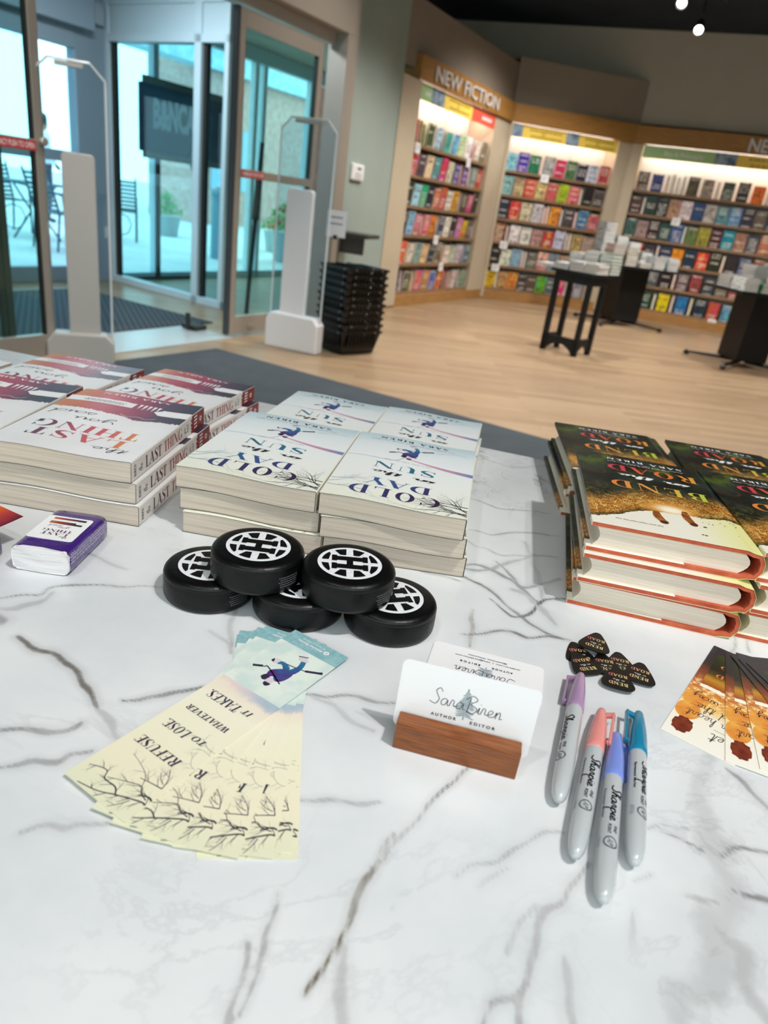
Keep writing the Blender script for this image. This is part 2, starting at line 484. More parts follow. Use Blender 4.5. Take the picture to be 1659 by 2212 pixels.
VEINS = [
 ([(-0.2861,0.4515),(-0.2834,0.4533),(-0.2748,0.461),(-0.2612,0.4669),(-0.2561,0.4794),(-0.2429,0.4877),(-0.2277,0.4927),(-0.2029,0.499),(-0.1929,0.5038),(-0.1739,0.506)], 1.6, 0.85, 0.1),
 ([(-0.2787,0.4385),(-0.2689,0.4401),(-0.2623,0.4514),(-0.255,0.4621),(-0.2532,0.4716)], 3.0, 0.4, 0),
 ([(-0.2797,0.431),(-0.2739,0.43),(-0.268,0.4251)], 4.0, 0.7, 0),
 ([(-0.2535,0.4089),(-0.2434,0.4027),(-0.2333,0.3994),(-0.2205,0.3969),(-0.2101,0.3892),(-0.197,0.3822),(-0.1859,0.372),(-0.1756,0.3596),(-0.1659,0.3479)], 2.6, 0.8, 0.3),
 ([(-0.1659,0.3479),(-0.1591,0.3427),(-0.1508,0.3336),(-0.145,0.3265)], 3.0, 0.35, 0.1),
 ([(-0.2127,0.3169),(-0.1976,0.3203),(-0.1846,0.3226),(-0.1738,0.3268),(-0.1695,0.333)], 2.6, 0.6, 0),
 ([(-0.1971,0.2897),(-0.1848,0.2939),(-0.1755,0.2993),(-0.1644,0.3042),(-0.1614,0.3095),(-0.1541,0.3148)], 2.2, 0.55, 0),
 ([(-0.164,0.2531),(-0.155,0.2591),(-0.1485,0.2609),(-0.1407,0.26),(-0.1325,0.2637),(-0.1202,0.2671)], 2.4, 0.5, 0),
 ([(-0.1539,0.3592),(-0.144,0.3654),(-0.1312,0.373),(-0.1236,0.3789),(-0.1081,0.3856),(-0.1039,0.3878)], 2.2, 0.7, 0),
 ([(-0.0412,0.3916),(-0.0233,0.3924),(-0.0108,0.3977),(0.0023,0.3991),(0.0255,0.3998)], 2.0, 0.8, 0),
 ([(-0.0327,0.3896),(-0.0172,0.3831),(-0.0051,0.375),(0.0146,0.3653)], 3.0, 0.35, 0),
 ([(-0.0269,0.2994),(-0.0109,0.3015),(0.0051,0.304),(0.024,0.3095)], 1.8, 0.45, 0),
 ([(0.0305,0.2872),(0.0256,0.2801),(0.0211,0.2703),(0.018,0.2626),(0.015,0.2538),(0.0127,0.2402),(0.0103,0.23),(0.0077,0.2225),(0.0042,0.2152),(0.0021,0.2062),(0.0,0.1987),(-0.0014,0.1911)], 1.9, 0.95, 0.75),
 ([(0.0286,0.273),(0.0203,0.2651),(0.0156,0.2615)], 2.0, 0.7, 0.3),
 ([(-0.0263,0.2419),(-0.0288,0.2314),(-0.0306,0.2192),(-0.0297,0.2103),(-0.0304,0.1996),(-0.0283,0.186),(-0.0343,0.1824)], 1.6, 0.45, 0.1),
 ([(-0.0373,0.2148),(-0.0363,0.1937),(-0.0348,0.1842),(-0.0316,0.1754)], 1.8, 0.45, 0.1),
 ([(-0.1127,0.4843),(-0.1098,0.4659),(-0.1066,0.4503),(-0.1011,0.4329)], 3.0, 0.6, 0.1),
 ([(-0.1218,0.4496),(-0.1105,0.4414),(-0.1011,0.4329),(-0.0973,0.425)], 2.0, 0.4, 0.1),
 ([(0.0096,0.216),(0.0109,0.1952),(0.0175,0.1809)], 3.0, 0.35, 0.3),
 ([(-0.2872,0.5466),(-0.2741,0.5414),(-0.2504,0.5352),(-0.213,0.5246)], 2.0, 0.3, 0),
 ([(0.0251,0.268),(0.0296,0.2792),(0.0371,0.2875),(0.0449,0.2962),(0.053,0.3095),(0.0602,0.3233),(0.0679,0.3361),(0.0774,0.3499),(0.0826,0.3593)], 2.1, 0.8, 0.2),
 ([(0.0779,0.4982),(0.092,0.5035),(0.1085,0.5113),(0.1246,0.5117),(0.1361,0.5076),(0.1527,0.5117),(0.1625,0.5106),(0.1699,0.5073)], 2.0, 0.75, 0.1),
 ([(0.0825,0.6024),(0.0976,0.5884),(0.1143,0.5756),(0.1234,0.5571),(0.1325,0.5436),(0.1428,0.5273),(0.1517,0.5186),(0.1646,0.5112)], 2.4, 0.7, 0.1),
 ([(0.1087,0.5613),(0.1201,0.5462),(0.1276,0.5377),(0.1412,0.5459),(0.1569,0.5661),(0.1678,0.5796),(0.1847,0.5872)], 1.6, 0.9, 0),
 ([(0.0832,0.617),(0.0991,0.612),(0.1162,0.6219),(0.1404,0.6492),(0.163,0.6721)], 3.0, 0.5, 0.1),
 ([(0.0902,0.5402),(0.0846,0.5123),(0.0848,0.4814)], 2.2, 0.45, 1.0),
 ([(0.133,0.5851),(0.1497,0.5767),(0.1578,0.5582),(0.1642,0.5328)], 3.5, 0.35, 0),
 ([(0.1563,0.6981),(0.1602,0.6349),(0.1635,0.5805)], 3.5, 0.35, 0),
 ([(0.1409,0.2871),(0.1304,0.2736),(0.1205,0.2609),(0.111,0.2476),(0.1043,0.2343),(0.0984,0.2242),(0.095,0.215),(0.0906,0.206),(0.0898,0.1903)], 2.2, 0.6, 0.2),
 ([(0.111,0.2554),(0.1013,0.2462),(0.0927,0.2338),(0.0873,0.2261)], 1.8, 0.35, 0.1),
 ([(0.0959,0.2135),(0.0877,0.2087),(0.0799,0.2056),(0.0752,0.1999),(0.0714,0.1898)], 2.2, 0.6, 0.2),
 ([(0.0638,0.2626),(0.0767,0.2707),(0.0899,0.2757),(0.0988,0.2862),(0.1104,0.2945),(0.1278,0.3023)], 1.8, 0.45, 0),
 ([(0.0959,0.2723),(0.0862,0.2637),(0.0795,0.2572)], 2.2, 0.35, 0),
 ([(0.2456,0.3846),(0.2362,0.3658),(0.2268,0.3462),(0.2243,0.3274),(0.2233,0.3136),(0.2225,0.2974),(0.221,0.2836),(0.2135,0.2712),(0.2046,0.2566),(0.1995,0.2434),(0.1917,0.2307),(0.1827,0.2217),(0.1715,0.2149),(0.1635,0.2008)], 10.0, 0.27, 0.1),
 ([(0.2207,0.2895),(0.2192,0.279),(0.2074,0.2622),(0.2034,0.2488),(0.21,0.239),(0.2009,0.2253),(0.2049,0.2163),(0.2074,0.2075)], 6.0, 0.36, 0.1),
 ([(0.1907,0.3164),(0.2047,0.3121),(0.214,0.307),(0.223,0.3022),(0.2362,0.3075),(0.2443,0.3073),(0.2572,0.3054)], 1.8, 0.6, 0.2),
 ([(0.2566,0.3759),(0.2639,0.3669),(0.2658,0.3533),(0.2715,0.3393)], 2.4, 0.7, 0.1),
 ([(0.2195,0.2798),(0.2249,0.2743),(0.2424,0.2735)], 2.2, 0.7, 0.1),
 ([(0.1944,0.271),(0.2027,0.2695),(0.2116,0.2695)], 1.8, 0.5, 0.1),
 ([(0.1659,0.2778),(0.175,0.2821)], 2.0, 0.5, 0.3),
 ([(0.1597,0.2576),(0.1579,0.2446),(0.1545,0.2322)], 2.0, 0.3, 0.1),
 ([(0.1196,0.2295),(0.1179,0.2149),(0.1137,0.2041),(0.1127,0.1933)], 3.0, 0.5, 0.2),
 ([(0.1823,0.3167),(0.1939,0.3221),(0.2126,0.3228)], 1.5, 0.35, 0),
 ([(0.2572,0.43),(0.2477,0.4178),(0.2385,0.411)], 2.0, 0.3, 0),
 ([(0.3469,0.5796),(0.3227,0.5358),(0.3076,0.5083),(0.2895,0.482)], 1.8, 0.4, 0),
 ([(0.3684,0.5732),(0.3524,0.5615),(0.3355,0.5319)], 2.0, 0.45, 0),
 ([(0.1041,0.8039),(0.1151,0.8007),(0.1281,0.7913),(0.1468,0.7841),(0.2025,0.7901)], 1.4, 0.6, 0),
 ([(0.0936,0.7088),(0.1088,0.7109),(0.1262,0.7079),(0.1527,0.7195),(0.1983,0.7256)], 1.6, 0.7, 0),
 ([(0.092,0.6771),(0.101,0.6665),(0.1104,0.6642),(0.1272,0.6539),(0.1462,0.6649),(0.1893,0.673)], 1.8, 0.55, 0),
 ([(0.1158,0.9504),(0.1298,0.9661),(0.1484,0.9546),(0.1802,0.9488),(0.2418,0.979)], 1.4, 0.5, 0),
 ([(0.0878,0.6176),(0.0984,0.6255),(0.1133,0.6158),(0.1281,0.6064),(0.1425,0.5886),(0.1561,0.5717)], 2.5, 0.6, 0),
 ([(0.1198,0.6367),(0.1296,0.6206),(0.1379,0.596),(0.1487,0.5947),(0.1864,0.6232)], 2.5, 0.6, 0),
 ([(0.0397,0.5987),(0.0616,0.5961),(0.0829,0.5847)], 2.0, 0.5, 0),
]

# polygon of the slab: far edge runs from the photo's left to right, slightly skewed
FE = Vector((0.974, -0.200)); FN = Vector((-0.200, -0.974))
O_ = Vector((0.129, 1.018))
def slab_pt(s, t_): p = O_ + FE * s + FN * t_; return (p.x, p.y)
def build_table():
    root = empty('signing_table', (0, 0.3, 0), 0, 'white marble topped signing table with grey veins holding books, pucks and pens', 'table')
    t0, t1, s0, s1, st = 0.0, 1.25, -.98, .82, .0023
    ns, nt = int((s1 - s0) / st), int((t1 - t0) / st)
    S, Tt = np.meshgrid(np.linspace(s0, s1, ns + 1), np.linspace(t0, t1, nt + 1), indexing='ij')
    X = O_.x + FE.x * S + FN.x * Tt; Y = O_.y + FE.y * S + FN.y * Tt
    N = X.size
    x = X.ravel(); y = Y.ravel()
    rs = np.random.RandomState(3)
    wx = x.copy(); wy = y.copy()
    for k, (f, a) in enumerate(((38, .0026), (90, .0013), (190, .0007))):
        p = rs.rand(4) * 6
        wx += a * np.sin(f * y + p[0] + 2 * np.sin(f * .7 * x + p[1])); wy += a * np.sin(f * x * 1.1 + p[2] + 2 * np.sin(f * .6 * y + p[3]))
    best = np.full(N, 1.0); dark = np.zeros(N); brown = np.zeros(N)
    for pts, wid, dk, br in VEINS:
        wid = wid * .00092
        pts = cr(pts, 4)
        for i, (a, b) in enumerate(zip(pts, pts[1:])):
            ax, ay = a; bx, by = b; L2 = (bx - ax) ** 2 + (by - ay) ** 2 + 1e-12
            R_ = wid * 5
            m = (wx > min(ax, bx) - R_) & (wx < max(ax, bx) + R_) & (wy > min(ay, by) - R_) & (wy < max(ay, by) + R_)
            idx = np.nonzero(m)[0]
            if not len(idx): continue
            q = np.clip(((wx[idx] - ax) * (bx - ax) + (wy[idx] - ay) * (by - ay)) / L2, 0, 1)
            e = i / (len(pts) - 1); tp = .45 + .55 * math.sin(math.pi * min(max(e, .04), .96)) ** .5
            dd = np.hypot(wx[idx] - ax - q * (bx - ax), wy[idx] - ay - q * (by - ay)) / (R_ * tp)
            up = dd < best[idx]
            j = idx[up]; best[j] = dd[up]; dark[j] = dk; brown[j] = br
    V = np.stack([x, y - .3, np.full(N, TZ)], 1)
    ii = np.arange(N).reshape(ns + 1, nt + 1)
    F = np.stack([ii[:-1, :-1], ii[:-1, 1:], ii[1:, 1:], ii[1:, :-1]], -1).reshape(-1, 4)
    # rim and underside
    rim = [int(ii[0, 0]), int(ii[-1, 0]), int(ii[-1, -1]), int(ii[0, -1])]
    edges = [ii[:, 0], ii[-1, :], ii[::-1, -1], ii[0, ::-1]]
    loop = np.concatenate([e[:-1] for e in edges])
    low = np.arange(len(loop)) + N
    VL = V[loop].copy(); VL[:, 2] -= .03
    V = np.concatenate([V, VL])
    nx = np.roll(np.arange(len(loop)), -1)
    F2 = np.stack([loop, low, low[nx], loop[nx]], 1)
    me = bpy.data.meshes.new('marble_top')
    me.from_pydata(V.tolist(), [], F.tolist() + F2.tolist() + [low.tolist()])
    at = me.color_attributes.new('vein', 'FLOAT_COLOR', 'POINT')
    colr = np.zeros((len(V), 4)); colr[:N, 0] = best; colr[N:, 0] = 1; colr[:N, 1] = dark; colr[:N, 2] = brown; colr[:, 3] = 1
    at.data.foreach_set('color', colr.ravel())
    me.materials.append(marble_mat()); me.update()
    o = bpy.data.objects.new('marble_top', me); link(o); o.parent = root
    wh = pbr('white_laminate', 'e6e4e0', .4)
    for s_, t_ in ((-.9, .08), (.74, .08), (-.9, 1.15), (.74, 1.15)):
        b = MB(); px, py = slab_pt(s_, t_); b.box((px - .025, py - .325, .0092 if t_ < .5 else 0), (px + .025, py - .275, TZ - .03)); b.build('leg', wh, root)
    return root
build_table()

# ------------------------------------------------------------------ paperbacks
def page_mat(name, c1, c2, sc_=900):
    t = NT(name); o = t.obj()
    n = t.noise(t.scale(o, 6, 6, sc_), 1.0, 3, .6); n2 = t.noise(t.scale(o, 3, 3, 160), 1, 2)
    f = t.math('ADD', t.math('MULTIPLY', n, .6), t.math('MULTIPLY', n2, .4))
    t.col(t.ramp(f, [(.36, srgb(c1)), (.62, srgb(c2))])); t.b.inputs['Roughness'].default_value = .75; t.b.inputs['Specular IOR Level'].default_value = .2
    t.bump(n, .25, .0004)
    return t.mat
PAGES = page_mat('page_edges', 'bcae9e', 'dfd2c2')
PAGES_H = page_mat('page_edges_bright', 'd8cab8', 'f2e7d8', 1100)
EDGE = pbr('cover_edge', '5a5550', .6)
WAVE_A = .0011
def mk_wave(w):
    return lambda x: WAVE_A * (math.sin(2 * math.pi * min(max(x / w, 0), 1)) * 1.0 + .35 * math.sin(math.pi * min(max(x / w, 0), 1)))
def paperback(name, w, l, t, mats, art, base_flat, pages, base_name='book'):
    """mats: [front, spine, edge, ...art mats]; art(mb, P) adds print; P(u, v, lift) point on the front cover"""
    wv = mk_wave(w); N = 28
    root = empty(name)
    zb = (lambda x: 0.0) if base_flat else wv
    zt = lambda x: t + wv(x)
    xs = [w * i / N for i in range(N + 1)]
    p = MB()
    e = .0004
    g = []
    for x in xs:
        xx = min(max(x, .0008), w - .0008)
        g.append([p.add((xx, y, z)) for y, z in ((.0006, zb(x) + e), (.0006, zt(x) - e), (l - .0006, zt(x) - e), (l - .0006, zb(x) + e))])
    for a, b in zip(g, g[1:]):
        for k in range(4):
            j = (k + 1) % 4
            p.face((a[k], b[k], b[j], a[j]))
    p.face(g[0]); p.face(g[-1][::-1])
    p.build('page_block', pages, root, fix=True)
    c = MB()
    outer = [(x, zt(x)) for x in xs[:-1]] + [(w - .001, zt(w)), (w, zt(w) - .001), (w, zb(w) + .001), (w - .001, zb(w))] + [(x, zb(x)) for x in xs[:-1][::-1]]
    inner = []
    for i, (x, z) in enumerate(outer):
        if x >= w - .0001: inner.append((w - e, min(max(z, zb(w) + .0011), zt(w) - .0011)))
        elif z > t / 2: inner.append((x, z - e))
        else: inner.append((x, z + e))
    nO = len(outer); k0 = N + 1
    A = [[c.add((x, y, z)) for x, z in outer] for y in (0, l)]; B = [[c.add((x, y, z)) for x, z in inner] for y in (0, l)]
    for i in range(nO - 1):
        c.mi = 1 if outer[i][0] > w - .0012 and outer[i + 1][0] > w - .0012 and abs(outer[i][1] - outer[i + 1][1]) > .0005 else 0
        c.face((A[0][i], A[0][i + 1], A[1][i + 1], A[1][i]))
        c.mi = 2
        c.face((B[0][i], B[1][i], B[1][i + 1], B[0][i + 1]))
        c.face((A[0][i], B[0][i], B[0][i + 1], A[0][i + 1])); c.face((A[1][i], A[1][i + 1], B[1][i + 1], B[1][i]))
    c.face((A[0][0], A[1][0], B[1][0], B[0][0])); c.face((A[0][-1], B[0][-1], B[1][-1], A[1][-1]))
    P = lambda u, v, h=.00012: (u, v, zt(u) + h)
    art(c, P, w, l, t)
    c.build('cover', mats, root)
    return root
def strip_band(mb, P, lo, hi, u0, u1, n, h=.0001):
    for i in range(n):
        a = u0 + (u1 - u0) * i / n; b = u0 + (u1 - u0) * (i + 1) / n
        mb.poly([P(a, lo(a), h), P(b, lo(b), h), P(b, hi(b), h), P(a, hi(a), h)])
def put_uv(mb, P, gf, h=.0002):
    g, f = gf
    for q in g:
        mb.poly([P(*f(x, y), h) for x, y in q])

# --- "The Last Thing You Said"
LTW, LTL, LTT = .147, .206, .0215
LT_ART = grad('last_thing_art', 0, LTW, [(0, 'd08040'), (.16, 'c4644a'), (.34, 'bd5766'), (.58, '9c4c66'), (.76, '5d465c'), (1, '383746')], .22, .35, 45)
LT_LET = grad('last_thing_letters', 0, LTW, [(.08, '3d3244'), (.22, '6d3c55'), (.42, 'b84a5c'), (.62, 'cf5a5e'), (.78, 'd8784c'), (.88, 'dd9440')], .1, .4, 60)
LT_BASE = mottled('last_thing_cover', 'e3e1e0', 'efeeee', 9, .38)
LT_SPN = pbr('last_thing_spine', 'dcd6cf', .42)
LT_SPA = mottled('last_thing_spine_art', '6a1c20', '9c3a34', 120, .4)
INK = pbr('dark_ink', '2a2b33', .45)
INK2 = pbr('grey_ink', '555a66', .45)
WHT = pbr('white_print', 'f2f0f0', .4)
rn = random.Random(5)
jag = [rn.uniform(-1, 1) for _ in range(200)]
def lt_art(c, P, w, l, t):
    tear = lambda u: .1285 + .0012 * jag[int(u * 700) % 200] + .0006 * jag[int(u * 1900) % 200] - .007 * math.exp(-((u - .100) / .014) ** 2) + .003 * math.exp(-((u - .03) / .02) ** 2) - .003 * (u / w)
    c.mi = 3; strip_band(c, P, tear, lambda u: l - .0002, .0002, w - .0006, 150)
    c.mi = 5
    strip_band(c, P, lambda u: .1560 + .0025 * u / w, lambda u: .1745 + .0008 * jag[int(u * 500)], .0002, .078, 14, .0003)
    for k in range(5):
        u = .0835 + k * .0055
        c.poly([P(u - .0016, .1755, .0003), P(u + .0022, .1755, .0003), P(u + .0004, .158 - .002 * (k % 2), .0003)])
    strip_band(c, P, lambda u: .1475 + .0004 * jag[int(u * 900)], lambda u: .1680, .112, w - .0006, 8, .0003)
    c.poly([P(.104, .158, .0003), P(.1125, .1475, .0003), P(.1125, .166, .0003)])
    g = cr([(.076, .1315), (.086, .127), (.097, .131), (.107, .1275), (.116, .1345)], 6)
    c.mi = 5; put(c, stroke(g, .0007), lambda x, y: P(x, y, .0004))
    c.mi = 6; put(c, lines(3, .016, .068, .1612, .0030, .0010, random.Random(2)), lambda x, y: P(x, y, .0005))
    c.mi = 5; put_uv(c, P, fit(serif_text('SARA BIREN', .12, .09), .1095, .0285, .1985, -.0062), .0005)
    c.mi = 4
    put_uv(c, P, fit(serif_text('LAST', .16), .1215, .0225, .0520, -.0205)); put_uv(c, P, fit(serif_text('THING', .10), .1265, .0125, .0785, -.0215))
    c.mi = 7
    put_uv(c, P, fit(script_text('the', .09), .1320, .0950, .0285, -.0055)); put_uv(c, P, fit(script_text('you', .08), .0845, .0400, .1010, -.0072)); put_uv(c, P, fit(script_text('said', .08), .0570, .0080, .1185, -.0072))
    # spine print
    X = w + .00015
    f = lambda y0, s, z0, h: (lambda x, y: (X, y0 + x * s, z0 + y * h))
    c.mi = 8; g, wd = serif_text('LAST THING', .05, .05); s = .100 / wd; put(c, g, lambda x, y: (X, .033 + x * s, .0045 + y * .0125))
    c.mi = 7; g, wd = serif_text('BIREN', .06, .12); s = .012 / wd; put(c, g, lambda x, y: (X, .0105 - y * .0045, .0045 + x * s))
    g, wd = script_text('the', .12); s = .0075 / wd; put(c, g, lambda x, y: (X, .0255 - y * .0042 , .006 + x * s))
    g, wd = script_text('you', .12); s = .008 / wd; put(c, g, lambda x, y: (X, .143 - y * .003, .006 + x * s))
    g, wd = script_text('said', .12); s = .010 / wd; put(c, g, lambda x, y: (X, .152 - y * .003, .0055 + x * s))
    c.mi = 9
    for i in range(12):
        z0 = .0003 + (t - .0006) * i / 12; z1 = .0003 + (t - .0006) * (i + 1) / 12; y0 = .1625 + .0018 * jag[i + 20]
        c.poly([(X, y0, z0), (X, l, z0), (X, l, z1), (X, y0, z1)])
    c.mi = 5; X2 = X + .00015
    for k in range(4): c.poly([(X2, .171, .004 + k * .0042), (X2, .181, .0045 + k * .0042), (X2, .181, .0062 + k * .0042), (X2, .1715, .0058 + k * .0042)])
    put(c, ring(0, 0, 1, 1, .5, .5, 0, 0, 360, 12), lambda x, y: (X2, .193 + x * .0032, .011 + y * .0032))
LT_MATS = [LT_BASE, LT_SPN, EDGE, LT_ART, LT_LET, WHT, INK2, INK,
           grad('last_thing_spine_letters', 1, .14, [(.1, '3a2f38'), (.45, '5a2a38'), (.6, 'a84a48'), (1, 'a03c40')], .05), LT_SPA]
lt_flat = paperback('paperback_book', LTW, LTL, LTT, LT_MATS, lt_art, True, PAGES)
lt_wavy = paperback('paperback_book', LTW, LTL, LTT, LT_MATS, lt_art, False, PAGES)

# --- "Cold Day in the Sun"
CDW, CDL, CDT = .1393, .2045, .0218
CD_BASE = grad('cold_day_cover', 1, CDL, [(0, 'eeeedd'), (.3, 'f0f2ec'), (.62, 'eef2f2'), (.82, 'e2eaec'), (1, 'bcd3da')], .16, .34, 14)
CD_SPN = pbr('cold_day_spine', 'e9e6d4', .4)
def cd_let(name, stops): return grad(name, 0, CDW, stops, .3, .4, 90)
CDA = cd_let('cold_letters', [(.1, '39487e'), (.5, '37305c'), (.9, '35182f')]); CDB = cd_let('day_letters', [(.2, '2f6a92'), (.5, '3a4c8a'), (.8, '38214a')]); CDC = cd_let('sun_letters', [(.2, '1f4f5f'), (.35, '2c6f86'), (.7, '25708a'), (.85, '2c5c80')])
PINK = grad('pink_streak', 0, CDW, [(.4, 'f0dfe4'), (.55, 'd9a3b4'), (.8, 'c690ac'), (.95, '7f8cb4')], .2, .4, 90)
SKATER = grad('skater_paint', 1, .18, [(.70, '4a2454'), (.80, '5a2f78'), (.88, '355a92'), (1, '2f86a0')], .35, .4, 120)
TWIG = pbr('twig_ink', '33283a', .5); TWIG2 = pbr('twig_blue', '5d7fa0', .5)
FACE_W = pbr('helmet_white', 'd9cfd6', .5)
def skater(mb, P, cx, cy, s, mi_body, mi_dark, mi_lt, h=.0002):
    """upside-down hockey player; P(u, v, h)"""
    Q = lambda pts: [(cx + a * s, cy + b * s) for a, b in pts]
    def blob(pts, mi, hh=h):
        mb.mi = mi; mb.poly([P(x, y, hh) for x, y in Q(cr(pts + [pts[0]], 3)[:-1])])
    st = lambda pts, w_, mi, hh=h: (setattr(mb, 'mi', mi), put(mb, stroke(Q(cr(pts, 4)), w_ * s), lambda x, y: P(x, y, hh)))
    st([(-.95, -.35), (-.62, -.15), (-.5, -.08), (.42, -.52)], .05, mi_dark)
    st([(-.98, -.36), (-.68, -.16)], .12, mi_dark, h * 1.2)
    st([(-.50, .44), (.6, .62), (1.1, .98)], .045, mi_dark); st([(.6, .62), (1.15, .93)], .12, mi_dark, h * 1.2)
    blob([(-.28, -.42), (-.34, -.15), (-.12, .12), (.12, .30), (.40, .20), (.44, -.08), (.36, -.40), (.14, -.52), (-.02, -.36), (-.16, -.50)], mi_body)
    blob([(.10, .18), (.24, .62), (.14, .98), (.30, 1.04), (.46, .60), (.40, .15)], mi_body, h * 1.3)
    blob([(-.02, .16), (-.24, .34), (-.40, .28), (-.44, .44), (-.20, .52), (.14, .34)], mi_body, h * 1.3)
    blob([(-.44, .24), (-.62, .30), (-.60, .50), (-.40, .52)], mi_lt, h * 1.6); blob([(-.56, .26), (-.70, .30), (-.66, .46)], mi_dark, h * 1.9)
    blob([(.06, .94), (-.08, 1.10), (.16, 1.24), (.36, 1.06)], mi_lt, h * 1.6); st([(-.12, 1.14), (.20, 1.30)], .05, mi_dark, h * 1.9)
    blob([(-.36, -.62), (-.30, -.42), (-.10, -.44), (-.06, -.62), (-.2, -.72)], mi_dark, h * 1.5)
    blob([(-.10, -.68), (-.06, -.46), (.16, -.50), (.18, -.72), (.02, -.82)], mi_lt, h * 1.7); blob([(-.06, -.74), (-.04, -.86), (.12, -.92), (.20, -.74)], mi_dark, h * 2)
def cd_art(c, P, w, l, t):
    c.mi = 3; put_uv(c, P, fit(serif_text('COLD', .16), .1125, .0215, .0362, -.0215))
    c.mi = 4; put_uv(c, P, fit(serif_text('DAY', .02), .1005, .0335, .0605, -.0185))
    c.mi = 5; put_uv(c, P, fit(serif_text('SUN', .14), .1005, .0340, .1085, -.0165))
    c.mi = 6; put_uv(c, P, fit(script_text('in', .14, 0, True), .1010, .0790, .0815, -.0048)); put_uv(c, P, fit(script_text('the', .14, 0, True), .0660, .0355, .0830, -.0048))
    put_uv(c, P, fit(serif_text('SARA BIREN', .2, .09), .1065, .0265, .1955, -.0062))
    c.mi = 7; put_uv(c, P, fit(sans_text('the author of The Last Thing You Said'), .1150, .0172, .1850, -.0022)); put_uv(c, P, fit(sans_text('Life is short. Take your shot.'), .0930, .0410, .1215, -.0020))
    c.mi = 8
    strip_band(c, P, lambda u: .1340 - (u - .06) * .25 - .0045 * (u - .06) / .08, lambda u: .1358 - (u - .06) * .25 + .0032 * (u - .06) / .08, .058, w - .0005, 20, .00015)
    c.mi = 10; put(c, stroke(cr([(.001, .1205), (.02, .1215), (.05, .1195), (.062, .1335)], 5), .0006), lambda x, y: P(x, y, .00015))
    put(c, stroke(cr([(.095, .1715), (.118, .1795), (.13, .176)], 5), .0004), lambda x, y: P(x, y, .00015))
    skater(c, P, .0655, .1515, .0225, 9, 6, 11)
    R_ = random.Random(11); b = []
    for (x, y, a, ln) in ((w - .001, .008, 2.75, .040), (w - .001, .014, 2.5, .034), (w - .001, .026, 2.9, .046), (w - .001, .011, 3.05, .05), (w - .001, .005, 2.6, .03), (w - .001, .018, 2.85, .04)):
        branches(x, y, a, ln, .0014, 2, R_, b)
    c.mi = 6; put(c, clip(b, .0005, w - .0005, .0005, l), lambda x, y: P(x, y, .00018))
    b = []
    for (x, y, a, ln) in ((.001, .034, .5, .030), (.001, .044, .35, .034), (.001, .026, -.15, .04)):
        branches(x, y, a, ln, .0008, 2, R_, b)
    c.mi = 10; put(c, clip(b, .0005, w - .0005, .0005, l), lambda x, y: P(x, y, .00018))
    X = w + .00015
    c.mi = 6; g, wd = serif_text('COLD DAY', .08); s = .085 / wd; put(c, g, lambda x, y: (X, .03 + x * s, .0055 + y * .011))
    g, wd = serif_text('SUN', .08); s = .03 / wd; put(c, g, lambda x, y: (X, .135 + x * s, .0055 + y * .011))
CD_MATS = [CD_BASE, CD_SPN, EDGE, CDA, CDB, CDC, INK, INK2, PINK, SKATER, TWIG2, FACE_W]
cd_flat = paperback('paperback_book', CDW, CDL, CDT, CD_MATS, cd_art, True, PAGES)
cd_wavy = paperback('paperback_book', CDW, CDL, CDT, CD_MATS, cd_art, False, PAGES)

def place(src, x, y, z, rz, label, cat, group, used):
    o = src if not used.get(src.name) else copy_tree(src)
    used[src.name] = True
    o.location = (x, y, z); o.rotation_euler = (0, 0, rz)
    tag(o, label, cat, group)
    return o
USED = {}
GLT = 'red and white paperbacks stacked at the left of the table'
GCD = 'pale winter paperbacks stacked mid table'
def stack(flat, wavy, t, spec, names, group):
    """spec: list of (x, y, rz) bottom to top"""
    for k, ((x, y, rz), nm) in enumerate(zip(spec, names)):
        place(flat if k == 0 else wavy, x, y, TZ + .0002 + k * (t + .0006), rz, nm, 'book', group, USED)
lv = ['bottom', 'middle', 'top']
def nm3(what, where, n=3):
    return ['%s, %s of %s' % (what, lv[k] if n == 3 else ('lower' if k == 0 else 'upper'), where) for k in range(n)]
A_ = 'white paperback with red torn art band'
stack(lt_flat, lt_wavy, LTT, [(-.3820, .6140, -.062), (-.3858, .6168, -.058), (-.3895, .6128, -.0415)], nm3(A_, 'front stack beside pale paperbacks'), GLT)
stack(lt_flat, lt_wavy, LTT, [(-.5345, .6235, -.03), (-.5352, .6240, -.03), (-.5380, .6215, -.012)], nm3(A_, 'front stack cut by left frame edge'), GLT)
stack(lt_flat, lt_wavy, LTT, [(-.3935, .8425, -.19), (-.4010, .8440, -.185)], nm3(A_, 'rear stack nearest pale paperbacks', 2), GLT)
stack(lt_flat, lt_wavy, LTT, [(-.5600, .8380, -.11), (-.5560, .8370, -.105)], nm3(A_, 'rear stack second from left', 2), GLT)
stack(lt_flat, lt_wavy, LTT, [(-.5500, .9610, 3.035), (-.5520, .9600, 3.04)], ['white paperback turned end for end at far left, lower of the pair', 'white paperback turned end for end at far left, upper of the pair'], GLT)
B_ = 'pale paperback with skater figure'
stack(cd_flat, cd_wavy, CDT, [(-.1940, .6085, -.080), (-.1988, .6140, -.088), (-.2030, .6135, -.1140)], nm3(B_, 'front stack next to red ones'), GCD)
stack(cd_flat, cd_wavy, CDT, [(-.0545, .5985, -.022), (-.0585, .5950, -.040), (-.0622, .5975, -.1080)], nm3(B_, 'front stack behind upper right puck'), GCD)
stack(cd_flat, cd_wavy, CDT, [(-.1830, .8265, -.150), (-.1838, .8240, -.150)], nm3(B_, 'rear stack next to red ones', 2), GCD)
stack(cd_flat, cd_wavy, CDT, [(-.0390, .8080, -.140), (-.0425, .8080, -.140)], nm3(B_, 'rear right stack', 2), GCD)
